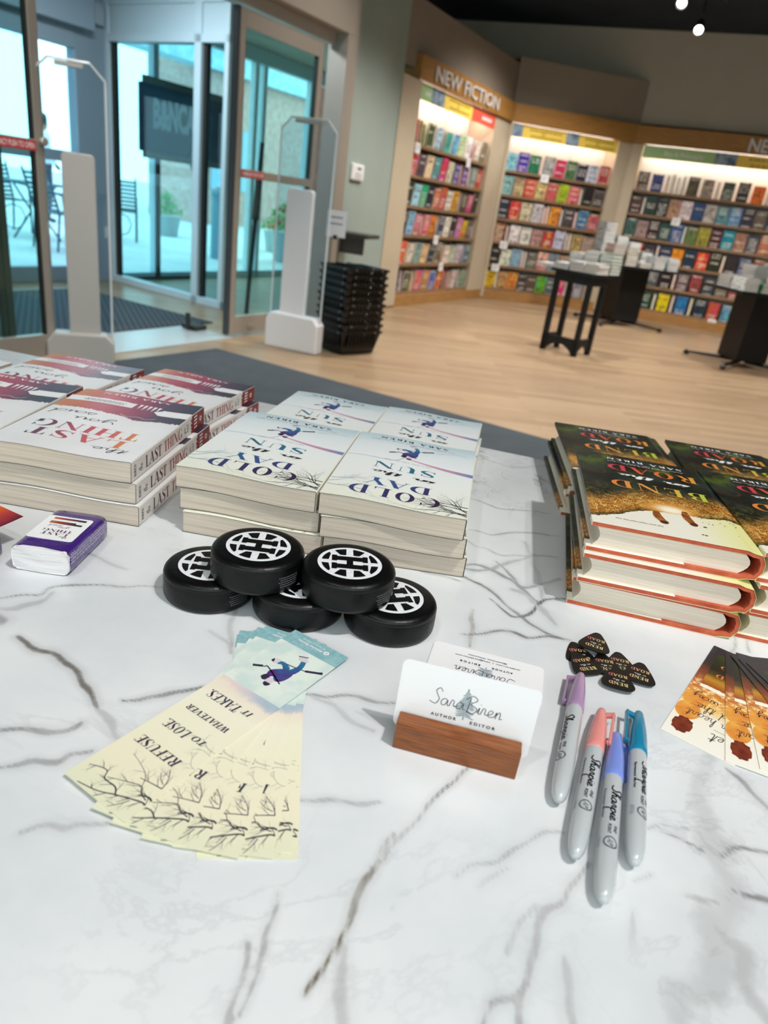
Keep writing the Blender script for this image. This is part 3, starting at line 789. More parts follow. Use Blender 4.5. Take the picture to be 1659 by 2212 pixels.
# ------------------------------------------------------------------ hardcovers "Bend in the Road"
HW, HL, HT = .1475, .2165, .0284
def bend_mat():
    t = NT('bend_jacket'); o = t.obj(); s_ = t.sep(o)
    u = t.math('DIVIDE', s_[0], HW); v = s_[1]
    n = t.noise(o, 190, 6, .75); n2 = t.noise(o, 26, 4, .6); n3 = t.noise(o, 700, 2, .6)
    # torn lower edge of the dark picture
    tear = t.math('MULTIPLY', t.map(u, 0, .45, .016, .056), 1.0)
    tear = t.math('ADD', tear, t.map(u, .45, 1.0, 0, .010))
    tear = t.math('ADD', tear, t.math('MULTIPLY', t.math('SUBTRACT', n2, .5), .012))
    dv = t.math('SUBTRACT', v, tear)
    jag_ = t.math('ADD', dv, t.math('MULTIPLY', t.math('SUBTRACT', n, .5), .010))
    pic = t.map(jag_, 0, .0006)
    # gold dust band above the tear
    g = t.math('MULTIPLY', t.map(dv, .0, .012), t.map(dv, .030, .062, 1, 0))
    gold = t.ramp(t.math('ADD', t.math('MULTIPLY', n3, .55), t.math('MULTIPLY', n, .5)), [(.36, srgb('1c0e06')), (.47, srgb('7c3c12')), (.53, srgb('b8701c')), (.57, srgb('f0c84c')), (.62, srgb('fff4b0'))])
    amber = t.ramp(n2, [(.3, srgb('401d0c')), (.5, srgb('8a4416')), (.7, srgb('c87a28'))])
    gold = t.mix(.32, gold, amber)
    dark = t.mix(t.map(t.noise(o, 30, 3, .5), .42, .66), srgb('0b1110'), srgb('25332a'))
    dark = t.mix(t.math('MULTIPLY', t.map(n2, .5, .68), t.map(v, .12, .2)), dark, srgb('4f6220'))
    gl = t.math('MULTIPLY', t.map(n, .47, .62), t.map(v, .13, .07, 0, 1))
    dark = t.mix(t.math('MULTIPLY', gl, .8), dark, srgb('7a6a20'))
    picc = t.mix(g, dark, gold)
    # glow
    gx = t.math('SUBTRACT', s_[0], .080); gy = t.math('SUBTRACT', v, .066)
    r = t.math('SQRT', t.math('ADD', t.math('POWER', t.math('ABSOLUTE', gx), 2), t.math('MULTIPLY', t.math('POWER', t.math('ABSOLUTE', gy), 2), 2.2)))
    glow = t.map(t.math('ADD', r, t.math('MULTIPLY', t.math('SUBTRACT', n, .5), .016)), .006, .040, 1, 0)
    picc = t.mix(glow, picc, t.mix(t.map(r, .004, .022), srgb('fff6d8'), srgb('f0a848')))
    cream = t.mix(t.map(u, .55, 1.0), srgb('f1ebdb'), srgb('e9e69c'))
    t.col(t.mix(pic, cream, picc)); t.b.inputs['Roughness'].default_value = .36
    t.b.inputs['Coat Weight'].default_value = 0
    return t.mat
JK = bend_mat()
TERRA = mottled('terracotta_boards', 'b24c30', 'cc6644', 90, .65)
JKE = pbr('jacket_cream_edge', 'ece8d0', .5)
DROPS = pbr('dark_drop_print', '4a1a16', .7)  # dark red print of the drop tips and dots on the jacket
BL1 = grad('bend_letters', 0, HW, [(.15, 'e07a38'), (.38, 'e89a48'), (.58, 'e6b04c'), (.74, 'c3c244'), (.9, 'b2d23c')], .12, .35, 70)
BL2 = grad('road_letters', 0, HW, [(.15, 'c23c58'), (.34, 'd2484e'), (.5, 'e0683c'), (.72, 'e08038'), (.9, 'dfae40')], .12, .35, 70)
DRIP = mottled('burnt_drips', '5a1c10', 'c07830', 160, .4)
RINGM = mottled('bokeh_ring', '5c3420', '3a2c18', 60, .35)
def hardcover():
    root = empty('hardcover_book')
    w, l, t = HW, HL, HT; b = .0038
    path = [(0, t - b), (w - .014, t - b), (w - .009, t - b - .0016), (w - .003, t - .0058), (w - .0006, t * .62), (w - .0004, t * .38), (w - .003, .0058), (w - .009, b + .0016), (w - .014, b), (0, b)]
    def off(p, d):
        out = []
        for i, q in enumerate(p):
            a = p[max(i - 1, 0)]; c = p[min(i + 1, len(p) - 1)]
            dx, dz = c[0] - a[0], c[1] - a[1]; k = math.hypot(dx, dz)
            out.append((q[0] - dz / k * d, q[1] + dx / k * d))
        return out
    def shell(mb, inner, outer, y0, y1):
        n = len(inner)
        A = [[mb.add((x, y, z)) for x, z in inner] for y in (y0, y1)]; B = [[mb.add((x, y, z)) for x, z in outer] for y in (y0, y1)]
        for i in range(n - 1):
            mb.face((A[0][i], A[1][i], A[1][i + 1], A[0][i + 1])); mb.face((B[0][i], B[0][i + 1], B[1][i + 1], B[1][i]))
            mb.face((A[0][i], A[0][i + 1], B[0][i + 1], B[0][i])); mb.face((A[1][i], B[1][i], B[1][i + 1], A[1][i + 1]))
        mb.face((A[0][0], B[0][0], B[1][0], A[1][0])); mb.face((A[0][-1], A[1][-1], B[1][-1], B[0][-1]))
    c = MB(); shell(c, path, off(path, b - .0003), .0004, l - .0004)
    c.build('board_case', TERRA, root, fix=True)
    # page block with hollow fore-edge and rounded back
    p = MB(); pr = []
    z0, z1 = b + .0001, t - b - .0001
    for k in range(9):
        s_ = k / 8; pr.append((.0045 + .0055 * math.sin(math.pi * s_), z0 + (z1 - z0) * s_))
    for k in range(7):
        s_ = k / 6; pr.append((w - .0150 + .0075 * math.sin(math.pi * s_), z1 + (z0 - z1) * s_))
    pr = [(x, z) for x, z in pr]
    p.extr(pr[::-1], lambda x, z: (x, .0042, z), lambda x, z: (x, l - .0042, z))
    p.build('page_block', PAGES_H, root, fix=True)
    j = MB(); op = off(path, b - .0001); oo = off(path, b + .00015); shell(j, op, oo, 0, l)
    # fore-edge wraps and inner flaps
    for zz, s_ in ((t - b, -1), (b, 1)):
        ed = zz + (b if s_ < 0 else -b)
        za, zb_ = min(zz, ed), max(zz, ed)
        j.box((-.0003, 0, za - .0002), (0.0, l, zb_ + .0002))
        z2 = zz + s_ * .0002
        j.box((-.0002, .0006, min(zz, z2)), (.086, l - .0006, max(zz, z2)))
    P = lambda u, v, h=.0001: (u, v, t + .0002 + h)
    j.mi = 1
    put_uv(j, P, fit(serif_text('BEND', .16), .1265, .0275, .1295, -.0215)); j.mi = 2
    put_uv(j, P, fit(serif_text('ROAD', .10), .1265, .0290, .1815, -.0195)); j.mi = 3
    put_uv(j, P, fit(script_text('in', .16, 0, True), .1130, .0880, .1515, -.0050)); put_uv(j, P, fit(script_text('the', .16, 0, True), .0760, .0400, .1535, -.0050))
    put_uv(j, P, fit(serif_text('SARA BIREN', .2, .09), .1160, .0330, .2045, -.0060))
    put_uv(j, P, fit(sans_text('Author of The Last Thing You Said'), .1160, .0330, .1930, -.0022)); put_uv(j, P, fit(sans_text('and Cold Day in the Sun'), .1000, .0480, .1895, -.0019))
    j.mi = 4
    for cx, cy, tx, ty, wd in ((.0640, .0560, .0672, .0310, .0085), (.0925, .0680, .0950, .0385, .0080)):
        q = cr([(cx, cy), ((cx + tx) / 2 - .002, (cy + ty) / 2), (tx, ty)], 8); n = len(q)
        put(j, stroke(q, [wd * (.55 + .45 * math.sin(3.0 * i / n)) for i in range(n)]), lambda x, y: P(x, y, .0001))
        j.mi = 4
        put(j, ring(tx, ty, wd * .50, .0048, .0001, .0001, tx, 0, 360, 14), lambda x, y: P(x, y, .00016))
    j.mi = 6
    for cx, cy, r in ((.0672, .0300, .0036), (.0952, .0375, .0034)): put(j, ring(cx, cy, r, r * .9, .0001, .0001, cx, 0, 360, 12), lambda x, y: P(x, y, .0003))
    for cx, cy, r in ((.1049, .0367, .0019), (.1015, .0165, .0015), (.0985, .0172, .0013), (.1330, .030, .0006)):
        put(j, ring(cx, cy, r, r * .8, .0001, .0001, cx, 0, 360, 7), lambda x, y: P(x, y, .0001))
    R_ = random.Random(4)
    for k in range(46):
        cx = .105 + R_.random() ** 1.5 * .035; cy = .0635 - R_.random() ** 2 * .018; r = R_.uniform(.0003, .0010)
        put(j, ring(cx, cy, r, r * .7, .0001, .0001, cx, 0, 360, 5), lambda x, y: P(x, y, .0001))
    j.mi = 5
    for cx, cy, r in ((.014, .150, .013), (.040, .172, .006), (.122, .100, .007)):
        put(j, ring(cx, cy, r, r * .8, r * .80, r * .64, cx, 0, 360, 22), lambda x, y: P(x, y, .00008))
    j.mi = 7; put_uv(j, P, fit(sans_text('Let your heart lead the way.'), .0640, .0210, .0195, -.0028))
    j.build('dust_jacket', [JK, BL1, BL2, WHT, DRIP, RINGM, DROPS, INK2], root)
    return root
hc = hardcover()
GH = 'dark golden hardcovers stacked at the right of the table'
def hstack(spec, names):
    for k, ((x, y, rz), nm) in enumerate(zip(spec, names)):
        place(hc, x, y, TZ + .0004 + k * (HT + .0007), rz, nm, 'book', GH, USED)
C_ = 'dark golden hardcover'
hstack([(.1815, .5745, -.178), (.1830, .5665, -.150), (.1845, .5722, -.1292)], nm3(C_, 'front left hardcover stack'))
hstack([(.3330, .5560, -.175), (.3360, .5520, -.160), (.3325, .5560, -.075)], nm3(C_, 'front stack cut by right frame edge'))
hstack([(.2140, .7900, -.060), (.2180, .7900, -.060)], nm3(C_, 'rear left hardcover pair', 2))
hstack([(.3660, .7800, -.115), (.3660, .7790, -.115)], nm3(C_, 'rear right hardcover pair', 2))

# ------------------------------------------------------------------ hockey pucks
RUB = mottled('black_rubber', '050506', '08090a', 300, .36, bump=.12, spec=.32)
LOGO_W = mottled('logo_white_print', 'dfe2e6', 'f0f1f3', 400, .55)
def puck():
    root = empty('hockey_puck')
    m = MB(); r = .0381; h = .0254
    prof = [(.0005, 0), (r - .004, 0), (r - .0012, .0008), (r - .0002, .003), (r, .006), (r, h - .0068), (r - .0004, h - .0060), (r - .0004, h - .0056), (r, h - .0050), (r - .0006, h - .0030), (r - .0020, h - .0012), (r - .0042, h - .0003), (r - .006, h), (.0005, h)]
    m.lathe(prof, 64); m.build('puck_body', RUB, root, smooth=True, fix=True)
    g = MB(); z = h + .0002
    P = lambda x, y: (x, y, z)
    g.mi = 0
    R0 = .0262
    put(g, ring(0, 0, R0, R0, .0001, .0001, 0, 0, 360, 56), P)
    g.mi = 1; dz = .00022
    def blk(pts): put(g, [[(x * R0, y * R0) for x, y in pts]], lambda x, y: (x, y, z + dz))
    arc = lambda r, a0, a1, n=7: [(r * math.cos(math.radians(a0 + (a1 - a0) * k / n)), r * math.sin(math.radians(a0 + (a1 - a0) * k / n))) for k in range(n + 1)]
    for sx in (1, -1):
        for sy in (1, -1):
            fl_ = lambda q: [(x * sx, y * sy) for x, y in q][::(1 if sx * sy > 0 else -1)]
            blk(fl_(arc(.88, 57, 83) + [(.115, .47), (.30, .47)]))
            blk(fl_(arc(.88, 7, 43) + [(.60, .50), (.66, .11)]))
            blk(fl_([(0, .12), (.53, .12), (.53, .38), (0, .38)])); blk(fl_([(.40, .07), (.56, .07), (.56, .44), (.40, .44)]))
    blk([(-.10, -.13), (.10, -.13), (.10, .13), (-.10, .13)])
    g.build('white_logo', [LOGO_W, RUB], root)
    t_ = MB()
    put(t_, lines(5, 0, 1, 0, .0020, .0007, random.Random(6)), lambda x, y: ((r + .00015) * math.cos(-.95 + x * .5), (r + .00015) * math.sin(-.95 + x * .5), .0065 + y))
    t_.build('side_print', pbr('faint_grey_print', '6c6f74', .6), root)
    return root
pk = puck()
GP = 'hockey pucks piled beside the bookmarks'
PZ = .0258
for (x, y, lv_, rz, nm) in ((-.1375, .5080, 0, 3.5, 'black puck with ringed logo, lower tier, leftmost of the pile'),
                            (-.0605, .5010, 0, 47, 'black puck of the lower tier whose logo is mostly covered, middle of the pile'),
                            (.0165, .4990, 0, 21, 'black puck with ringed logo, lower tier, rightmost of the pile'),
                            (-.0976, .5048, 1, 2.2, 'black puck with whole ringed logo, upper tier, left'),
                            (-.0215, .4976, 1, 6, 'black puck with whole ringed logo, upper tier, right')):
    o = place(pk, x, y, TZ + .0002 + lv_ * PZ, math.radians(rz), nm, 'hockey puck', GP, USED)

# ------------------------------------------------------------------ pale bookmarks
BMW, BML = .0526, .2003
BM_BASE = None
def bm_base():
    t = NT('bookmark_print'); o = t.obj(); s_ = t.sep(o); v = t.math('DIVIDE', s_[1], BML); n = t.noise(o, 120, 5, .7); n2 = t.noise(o, 45, 4)
    cr_ = t.ramp(t.math('ADD', v, t.math('MULTIPLY', t.math('SUBTRACT', n2, .5), .12)), [(0, srgb('e4e3c6')), (.14, srgb('eee7ca')), (.35, srgb('f0ebd0')), (.5, srgb('f2edd6')), (.58, srgb('f0e2d0')), (.60, srgb('e6d2d0'))])
    k = t.math('MULTIPLY', t.map(s_[0], .012, .045), t.map(t.math('ADD', v, t.math('MULTIPLY', n, .06)), .585, .625))
    cr_ = t.mix(k, cr_, srgb('aebfcc'))
    sk = t.mix(t.map(n2, .4, .65), srgb('e4ece2'), srgb('cfe0da'))
    hd = t.mix(t.map(n, .35, .65), srgb('9cc3c6'), srgb('7fb0b8'))
    c = t.mix(t.math('GREATER_THAN', s_[1], .1228), cr_, sk); c = t.mix(t.math('GREATER_THAN', s_[1], .1835), c, hd)
    t.col(c); t.b.inputs['Roughness'].default_value = .42
    return t.mat
def mk_bookmark():
    m = MB(); th = .0004
    m.box((0, 0, 0), (BMW, BML, th))
    P = lambda u, v, h=.00008: (u, v, th + h)
    m.mi = 1
    sh = .22
    put_uv(m, P, fit(serif_text('REFUSE', .05, .06), .0425, .0078, .0488, -.0070, sh)); put_uv(m, P, fit(serif_text('TO', .03, .08), .0425, .0318, .0688, -.0045, sh))
    put_uv(m, P, fit(serif_text('LOSE.', .05, .06), .0285, .0078, .0688, -.0072, sh)); put_uv(m, P, fit(serif_text('WHATEVER', .04, .08), .0440, .0072, .0866, -.0048, sh))
    put_uv(m, P, fit(serif_text('IT', .05), .0445, .0375, .1068, -.0048, sh)); put_uv(m, P, fit(serif_text('TAKES.', .05, .06), .0350, .0066, .1068, -.0078, sh))
    R_ = random.Random(21); b = []
    for pts, w_ in (([(.0526, .0130), (.0495, .0145), (.042, .0120), (.0337, .0085), (.0239, .0040), (.0105, .0012)], .0011), ([(.0526, .0175), (.0492, .0190), (.0430, .0165)], .0012),
                    ([(.0492, .0165), (.0430, .0185), (.0392, .0215), (.0284, .0175), (.0198, .0135)], .0007), ([(.0337, .0085), (.0290, .0120), (.0198, .0120), (.0160, .0165), (.0100, .0155), (.0044, .0130)], .0009),
                    ([(.0493, .0275), (.042, .0265), (.0340, .0250)], .0007), ([(.0493, .0275), (.0470, .0340), (.0417, .0400)], .0006), ([(.0475, .0300), (.0430, .0320), (.0394, .0356)], .0005),
                    ([(.0400, .0210), (.0350, .0280), (.0255, .0320), (.0160, .0345)], .0004), ([(.0428, .0110), (.0400, .0050), (.0368, .0008)], .0006)):
        q = cr(pts, 4); n = len(q); b += stroke(q, [w_ * (1 - .5 * i / n) for i in range(n)])
        for i in range(2, n - 1, 3):
            a = math.atan2(q[i + 1][1] - q[i][1], q[i + 1][0] - q[i][0]) + R_.choice((-1, 1)) * R_.uniform(.4, .9)
            branches(q[i][0], q[i][1], a, R_.uniform(.004, .010), w_ * .5, 1, R_, b)
    put(m, clip(b, .0002, BMW - .0002, .0002, .08), lambda x, y: P(x, y, .00008))
    m.mi = 2; b = []
    for pts in ([(.0526, .0490), (.0480, .0500), (.0440, .0545), (.043, .060)], [(.0526, .066), (.046, .0655), (.038, .0690), (.030, .0680)], [(.0526, .0620), (.045, .0630), (.040, .0615)]):
        q = cr(pts, 4); b += stroke(q, .0004)
        for i in range(2, len(q) - 1, 3): branches(q[i][0], q[i][1], R_.uniform(1.5, 4), .006, .0003, 1, R_, b)
    put(m, clip(b, .0002, BMW - .0002, .0002, .08), lambda x, y: P(x, y, .00006))
    skater(m, P, .0272, .1520, .0205, 3, 1, 5, .00008)
    m.mi = 4; put(m, ring(.0372, .1925, .0023, .0023, .0001, .0001, .0372, 0, 360, 16), lambda x, y: P(x, y, .00008))
    put_uv(m, P, fit(sans_text('Amulet Books', .015), .0340, .0105, .1925, -.0026)); put_uv(m, P, fit(sans_text('An imprint of ABRAMS'), .0340, .0125, .1962, -.0016))
    m.mi = 1; put(m, stroke([(.0385, .1912), (.0372, .1936), (.0360, .1914)], .0004), lambda x, y: P(x, y, .00012))
    o = m.build('bookmark', [bm_base(), pbr('bookmark_ink', '342c48', .45), pbr('bookmark_grey_twig', 'b3b0a4', .5), SKATER, WHT, FACE_W])
    return o
bmk = mk_bookmark()
GB = 'fanned pale bookmarks'
fan = [(-.0714, .2655, .2318), (-.0755, .2570, .1151), (-.0849, .2559, .0280), (-.1022, .2579, -.0708), (-.1206, .2643, -.1745), (-.1342, .2715, -.2746), (-.1585, .2914, -.5357)]
lbl = ['pale tree-branch bookmark, undermost of the fan, rightmost edge', 'pale tree-branch bookmark, second from underneath in the fan', 'pale tree-branch bookmark, third from underneath in the fan', 'pale tree-branch bookmark, fourth from underneath, middle of the fan', 'pale tree-branch bookmark, third from the top of the fan', 'pale tree-branch bookmark directly beneath the fully visible top one', 'fully visible bookmark on top of the fan, reading REFUSE TO LOSE']
BRX, BRY = -.0191, .2599
for k, ((x, y, rz), nm) in enumerate(zip(fan, lbl)):
    if k == 0:  # hinge this one on its lower right corner
        x, y = BRX - BMW * math.cos(rz - .09), BRY - BMW * math.sin(rz - .09); rz -= .09
    o = bmk if k == 0 else copy_tree(bmk)
    o.location = (x, y, TZ + .0002 + k * .00055); o.rotation_euler = (0, 0, rz); tag(o, nm, 'bookmark', GB)

# ------------------------------------------------------------------ dark bookmarks, right
def gb_mat():
    t = NT('amber_bookmark_print'); o = t.obj(); s_ = t.sep(o); u, v = s_[0], s_[1]; n = t.noise(o, 160, 5, .65); n2 = t.noise(o, 50, 4, .6)
    vv = t.math('ADD', v, t.math('MULTIPLY', t.math('SUBTRACT', n2, .5), .018))
    c = t.ramp(t.math('DIVIDE', vv, .153), [(0, srgb('f6f2e6')), (.27, srgb('f4ecd8')), (.34, srgb('eecb80')), (.42, srgb('e09a40')), (.54, srgb('b85e28')), (.66, srgb('7c3c22')), (.76, srgb('2c2422')), (.84, srgb('2b2b2e')), (1, srgb('34343a'))])
    gl = t.math('MULTIPLY', t.map(n, .46, .64), t.math('MULTIPLY', t.map(v, .04, .06), t.map(v, .075, .10, 1, 0)))
    c = t.mix(gl, c, srgb('ffe1a0'))
    t.col(c); t.b.inputs['Roughness'].default_value = .32
    return t.mat
def gb_pic():
    t = NT('mini_cover_print'); o = t.obj(); s_ = t.sep(o); v = s_[1]; n = t.noise(o, 260, 5, .7); n2 = t.noise(o, 60, 3)
    vv = t.math('ADD', v, t.math('MULTIPLY', t.math('SUBTRACT', n, .5), .006))
    c = t.ramp(t.math('DIVIDE', t.math('SUBTRACT', vv, .075), .068), [(0, srgb('f7f1df')), (.12, srgb('f7f1df')), (.135, srgb('9a4a18')), (.3, srgb('c08828')), (.42, srgb('54401a')), (.55, srgb('151c18')), (.8, srgb('22301f')), (1, srgb('3c4a24'))])
    t.col(c); t.b.inputs['Roughness'].default_value = .3
    return t.mat
def mk_gb():
    m = MB(); W_, L_ = .0515, .153; th = .0004
    m.box((0, 0, 0), (W_, L_, th))
    P = lambda u, v, h=.00008: (u, v, th + h)
    m.mi = 1; put(m, rect(.0068, .0790, .0448, .1400), lambda x, y: P(x, y, .00006))
    m.mi = 2; put(m, ring(.0105, .0180, .0072, .0105, .0001, .0001, .0105, 0, 360, 26), lambda x, y: (lambda a: P(x + .0008 * math.sin(9 * a), y + .0006 * math.cos(13 * a), .00010))(math.atan2(y - .018, x - .0105)))
    put(m, ring(.0490, .0240, .0060, .0080, .0001, .0001, .0490, 0, 360, 20), lambda x, y: P(min(x, W_ - .0002), y, .00010))
    m.mi = 3; put(m, ring(.0088, .0390, .0092, .0125, .0001, .0001, .0088, 0, 360, 26), lambda x, y: P(max(x, .0002), y, .00007)); put(m, ring(.0095, .0580, .0095, .0120, .0001, .0001, .0095, 0, 360, 26), lambda x, y: P(max(x, .0002), y, .00006))
    put(m, ring(.0470, .0330, .0052, .0070, .0001, .0001, .0470, 0, 360, 20), lambda x, y: P(min(x, W_ - .0002), y, .00007))
    m.mi = 4
    for s_, x0, x1, y0, h in (('Let', .0450, .0300, .0245, -.0060), ('your heart', .0500, .0080, .0420, -.0052), ('lead the', .0490, .0120, .0550, -.0052), ('way', .0250, .0060, .0665, -.0046)):
        put_uv(m, P, fit(script_text(s_, .11), x0, x1, y0, h), .00014)
    put(m, stroke([(.0300, .0295), (.0400, .0290)], .0003) + stroke([(.0080, .0495), (.0180, .0500)], .0003), lambda x, y: P(x, y, .00014))
    m.mi = 5; put_uv(m, P, fit(serif_text('BEND', .1), .0400, .0130, .1080, -.0062), .00012); put_uv(m, P, fit(serif_text('ROAD', .1), .0400, .0130, .1240, -.0058), .00012)
    m.mi = 6; put_uv(m, P, fit(sans_text('#BendInTheRoad'), .0330, .0170, .1470, -.0018), .00012)
    return m.build('bookmark', [gb_mat(), gb_pic(), mottled('rust_blot', '5c2014', '8c3a22', 220, .4), mottled('amber_blot', 'd4702c', 'f0b850', 60, .4), INK, BL1, WHT])
gbk = mk_gb()
GG = 'amber and black bookmarks fanned at the right edge'
for k, (x, y, rz, nm) in enumerate(((.2197, .4096, -.606, 'amber and black bookmark, undermost and leftmost of the right fan'), (.2569, .3843, -.377, 'amber and black bookmark, second from the left in the right fan'), (.2792, .3802, -.286, 'amber and black bookmark, third from the left in the right fan'),
        (.3265, .3682, .076, 'amber and black bookmark, its white left edge crossing the fan lowest'), (.3427, .3639, .152, 'amber and black bookmark, its white left edge crossing the fan in the middle'), (.3618, .3619, .252, 'amber and black bookmark, topmost of the right fan, mostly outside the frame'))):
    o = gbk if k == 0 else copy_tree(gbk)
    o.location = (x, y, TZ + .0002 + k * .0006); o.rotation_euler = (0, 0, rz); tag(o, nm, 'bookmark', GG)
# ------------------------------------------------------------------ guitar picks
def pick_outline():
    q = cr([(0, -.0155), (-.0030, -.0140), (-.0085, -.0040), (-.0125, .0060), (-.0125, .0105), (-.0085, .0140), (0, .0150), (.0085, .0140), (.0125, .0105), (.0125, .0060), (.0085, -.0040), (.0030, -.0140), (0, -.0155)], 4)
    return q[:-1]
def mk_pick():
    m = MB(); th = .0008
    m.prism(pick_outline(), 0, th)
    P = lambda u, v, h=.0001: (u, v, th + h)
    m.mi = 1; put_uv(m, P, fit(serif_text('BEND', .12, .09), -.0075, .0075, .0058, .0040)); m.mi = 2; put_uv(m, P, fit(serif_text('ROAD', .06, .09), -.0075, .0075, -.0050, .0038))
    m.mi = 3; put_uv(m, P, fit(script_text('in the', .15), -.0050, .0040, .0022, .0010))
    return m.build('guitar_pick', [pbr('black_celluloid', '0d0c0b', .4, spec=.3), grad('pick_bend', 0, .0075, [(-1, 'e6d38c'), (0, 'ede0a8'), (1, 'e0a070')], .1), grad('pick_road', 0, .0075, [(0, 'e0b878'), (.5, 'd88878'), (1, 'b04a5c')], .1), WHT], None)
pkk = mk_pick()
GK = 'black guitar picks scattered above the markers'
for k, (x, y, lv_, a, nm) in enumerate(((.1765, .4925, 0, 186, 'black guitar pick at the far left of the cluster, under two others'), (.2099, .4865, 0, 172, 'black guitar pick with half its text covered, upper right of the cluster'),
                                        (.1956, .4805, 1, 179, 'black guitar pick in the middle of the cluster'), (.1760, .4753, 2, 200, 'black guitar pick at lower left just above the lilac marker'),
                                        (.2217, .4727, 2, 159, 'black guitar pick at the far right of the cluster'), (.2003, .4595, 3, 168, 'black guitar pick nearest the coral marker'),
                                        (.1926, .5060, 4, 159, 'black guitar pick on top, farthest from the markers'))):
    o = pkk if k == 0 else copy_tree(pkk)
    o.location = (x, y, TZ + .0002 + lv_ * .0011); o.rotation_euler = (0, 0, math.radians(a)); tag(o, nm, 'guitar pick', GK)

# ------------------------------------------------------------------ markers
PLAS = pbr('marker_barrel_grey', 'bcc0c2', .20, spec=.5, coat=.3)
INKP = pbr('marker_print', '17181c', .35)
INKG = pbr('marker_print_grey', '50545a', .35)
def marker(A, B, capcol, name, clip_a, roll, label):
    """A cap tip, B barrel end (xy); lies on the table"""
    A = Vector(A); B = Vector(B); d = (B - A); L_ = .1405; rz = math.atan2(d.y, d.x)
    r0 = .0063
    root = empty('marker_pen', (A.x, A.y, TZ + r0 + .0002), rz, label, 'marker pen', 'markers lying side by side')
    b = MB()
    b.lathe([(.0046, .036), (.0057, .0362), (.0059, .05), (.00605, .075), (.0061, .10), (.0060, .115), (.0056, .127), (.0046, .1345), (.0032, .1385), (.0018, .1400), (.0010, .1405), (.0002, .1403)], 28, 'x')
    b.build('barrel', PLAS, root, smooth=True, fix=True)
    cm = pbr('cap_' + name, capcol, .2, spec=.55, coat=.4)
    c = MB(); c.lathe([(.0002, .0002), (.0018, 0), (.0031, .0012), (.0036, .004), (.0046, .012), (.0056, .022), (.0061, .032), (.0063, .042), (.0063, .0475), (.0060, .0478)], 28, 'x')
    c.build('cap', cm, root, smooth=True, fix=True)
    k = MB(); ca = math.radians(clip_a)
    k.T = Matrix.Rotation(ca, 4, 'X')
    k.box((.0045, .0035, -.0017), (.0080, .0100, .0017)); k.box((.0045, .0082, -.0019), (.0385, .0100, .0019)); k.box((.0355, .0068, -.0016), (.0385, .0084, .0016))
    k.build('clip', cm, root, bevel=.0006)
    # print runs along +x; 'up' of the letters is -roll side
    t_ = MB()
    def wrap(x0, y0, s, h):
        def F(x, y):
            a = math.radians(roll) + (y0 + y * h) / .0062
            return (x0 + x * s, .00625 * math.sin(a), .00625 * math.cos(a))
        return F
    def line(gw, x0, x1, y0, h): g, wd = gw; put(t_, g, wrap(x0, y0, (x1 - x0) / wd, h))
    line(script_text('Sharpie', .25, .06), .0600, .0885, -.0016, .0030)
    line(sans_text('Permanent Marker', .02), .0615, .0860, -.0066, .0016)
    line(sans_text('FINE', .02, .2), .0905, .0965, .0012, .0020); line(sans_text('POINT', .02, .2), .0905, .0985, -.0022, .0020)
    t_.mi = 1
    put(t_, ring(0, 0, 1, 1, .82, .82, 0, 0, 360, 24), wrap(.1045, 0, .0042, .0042)); line(sans_text('AP', .01, .3), .1018, .1072, -.0016, .0032)
    line(sans_text('conforms to'), .1005, .1080, -.0066, .0009); line(sans_text('ASTM D 4236'), .1005, .1080, -.0080, .0009)
    t_.build('printed_text', [INKP, INKG], root)
    return root
marker((.1693, .4539), (.1278, .3187), 'a98aae', 'lilac', 196, -48, 'marker pen with lilac cap, leftmost, above the others')
marker((.1763, .4131), (.1306, .2807), 'e8938c', 'coral', 22, 2, 'marker pen with coral cap, second from the left')
marker((.1815, .3893), (.1404, .2562), '7d92dd', 'periwinkle', -33, 4, 'marker pen with periwinkle blue cap, nearest the bottom of the photo')
marker((.2041, .4160), (.1637, .2812), '1d83a6', 'teal', 166, 32, 'marker pen with dark teal cap, rightmost')

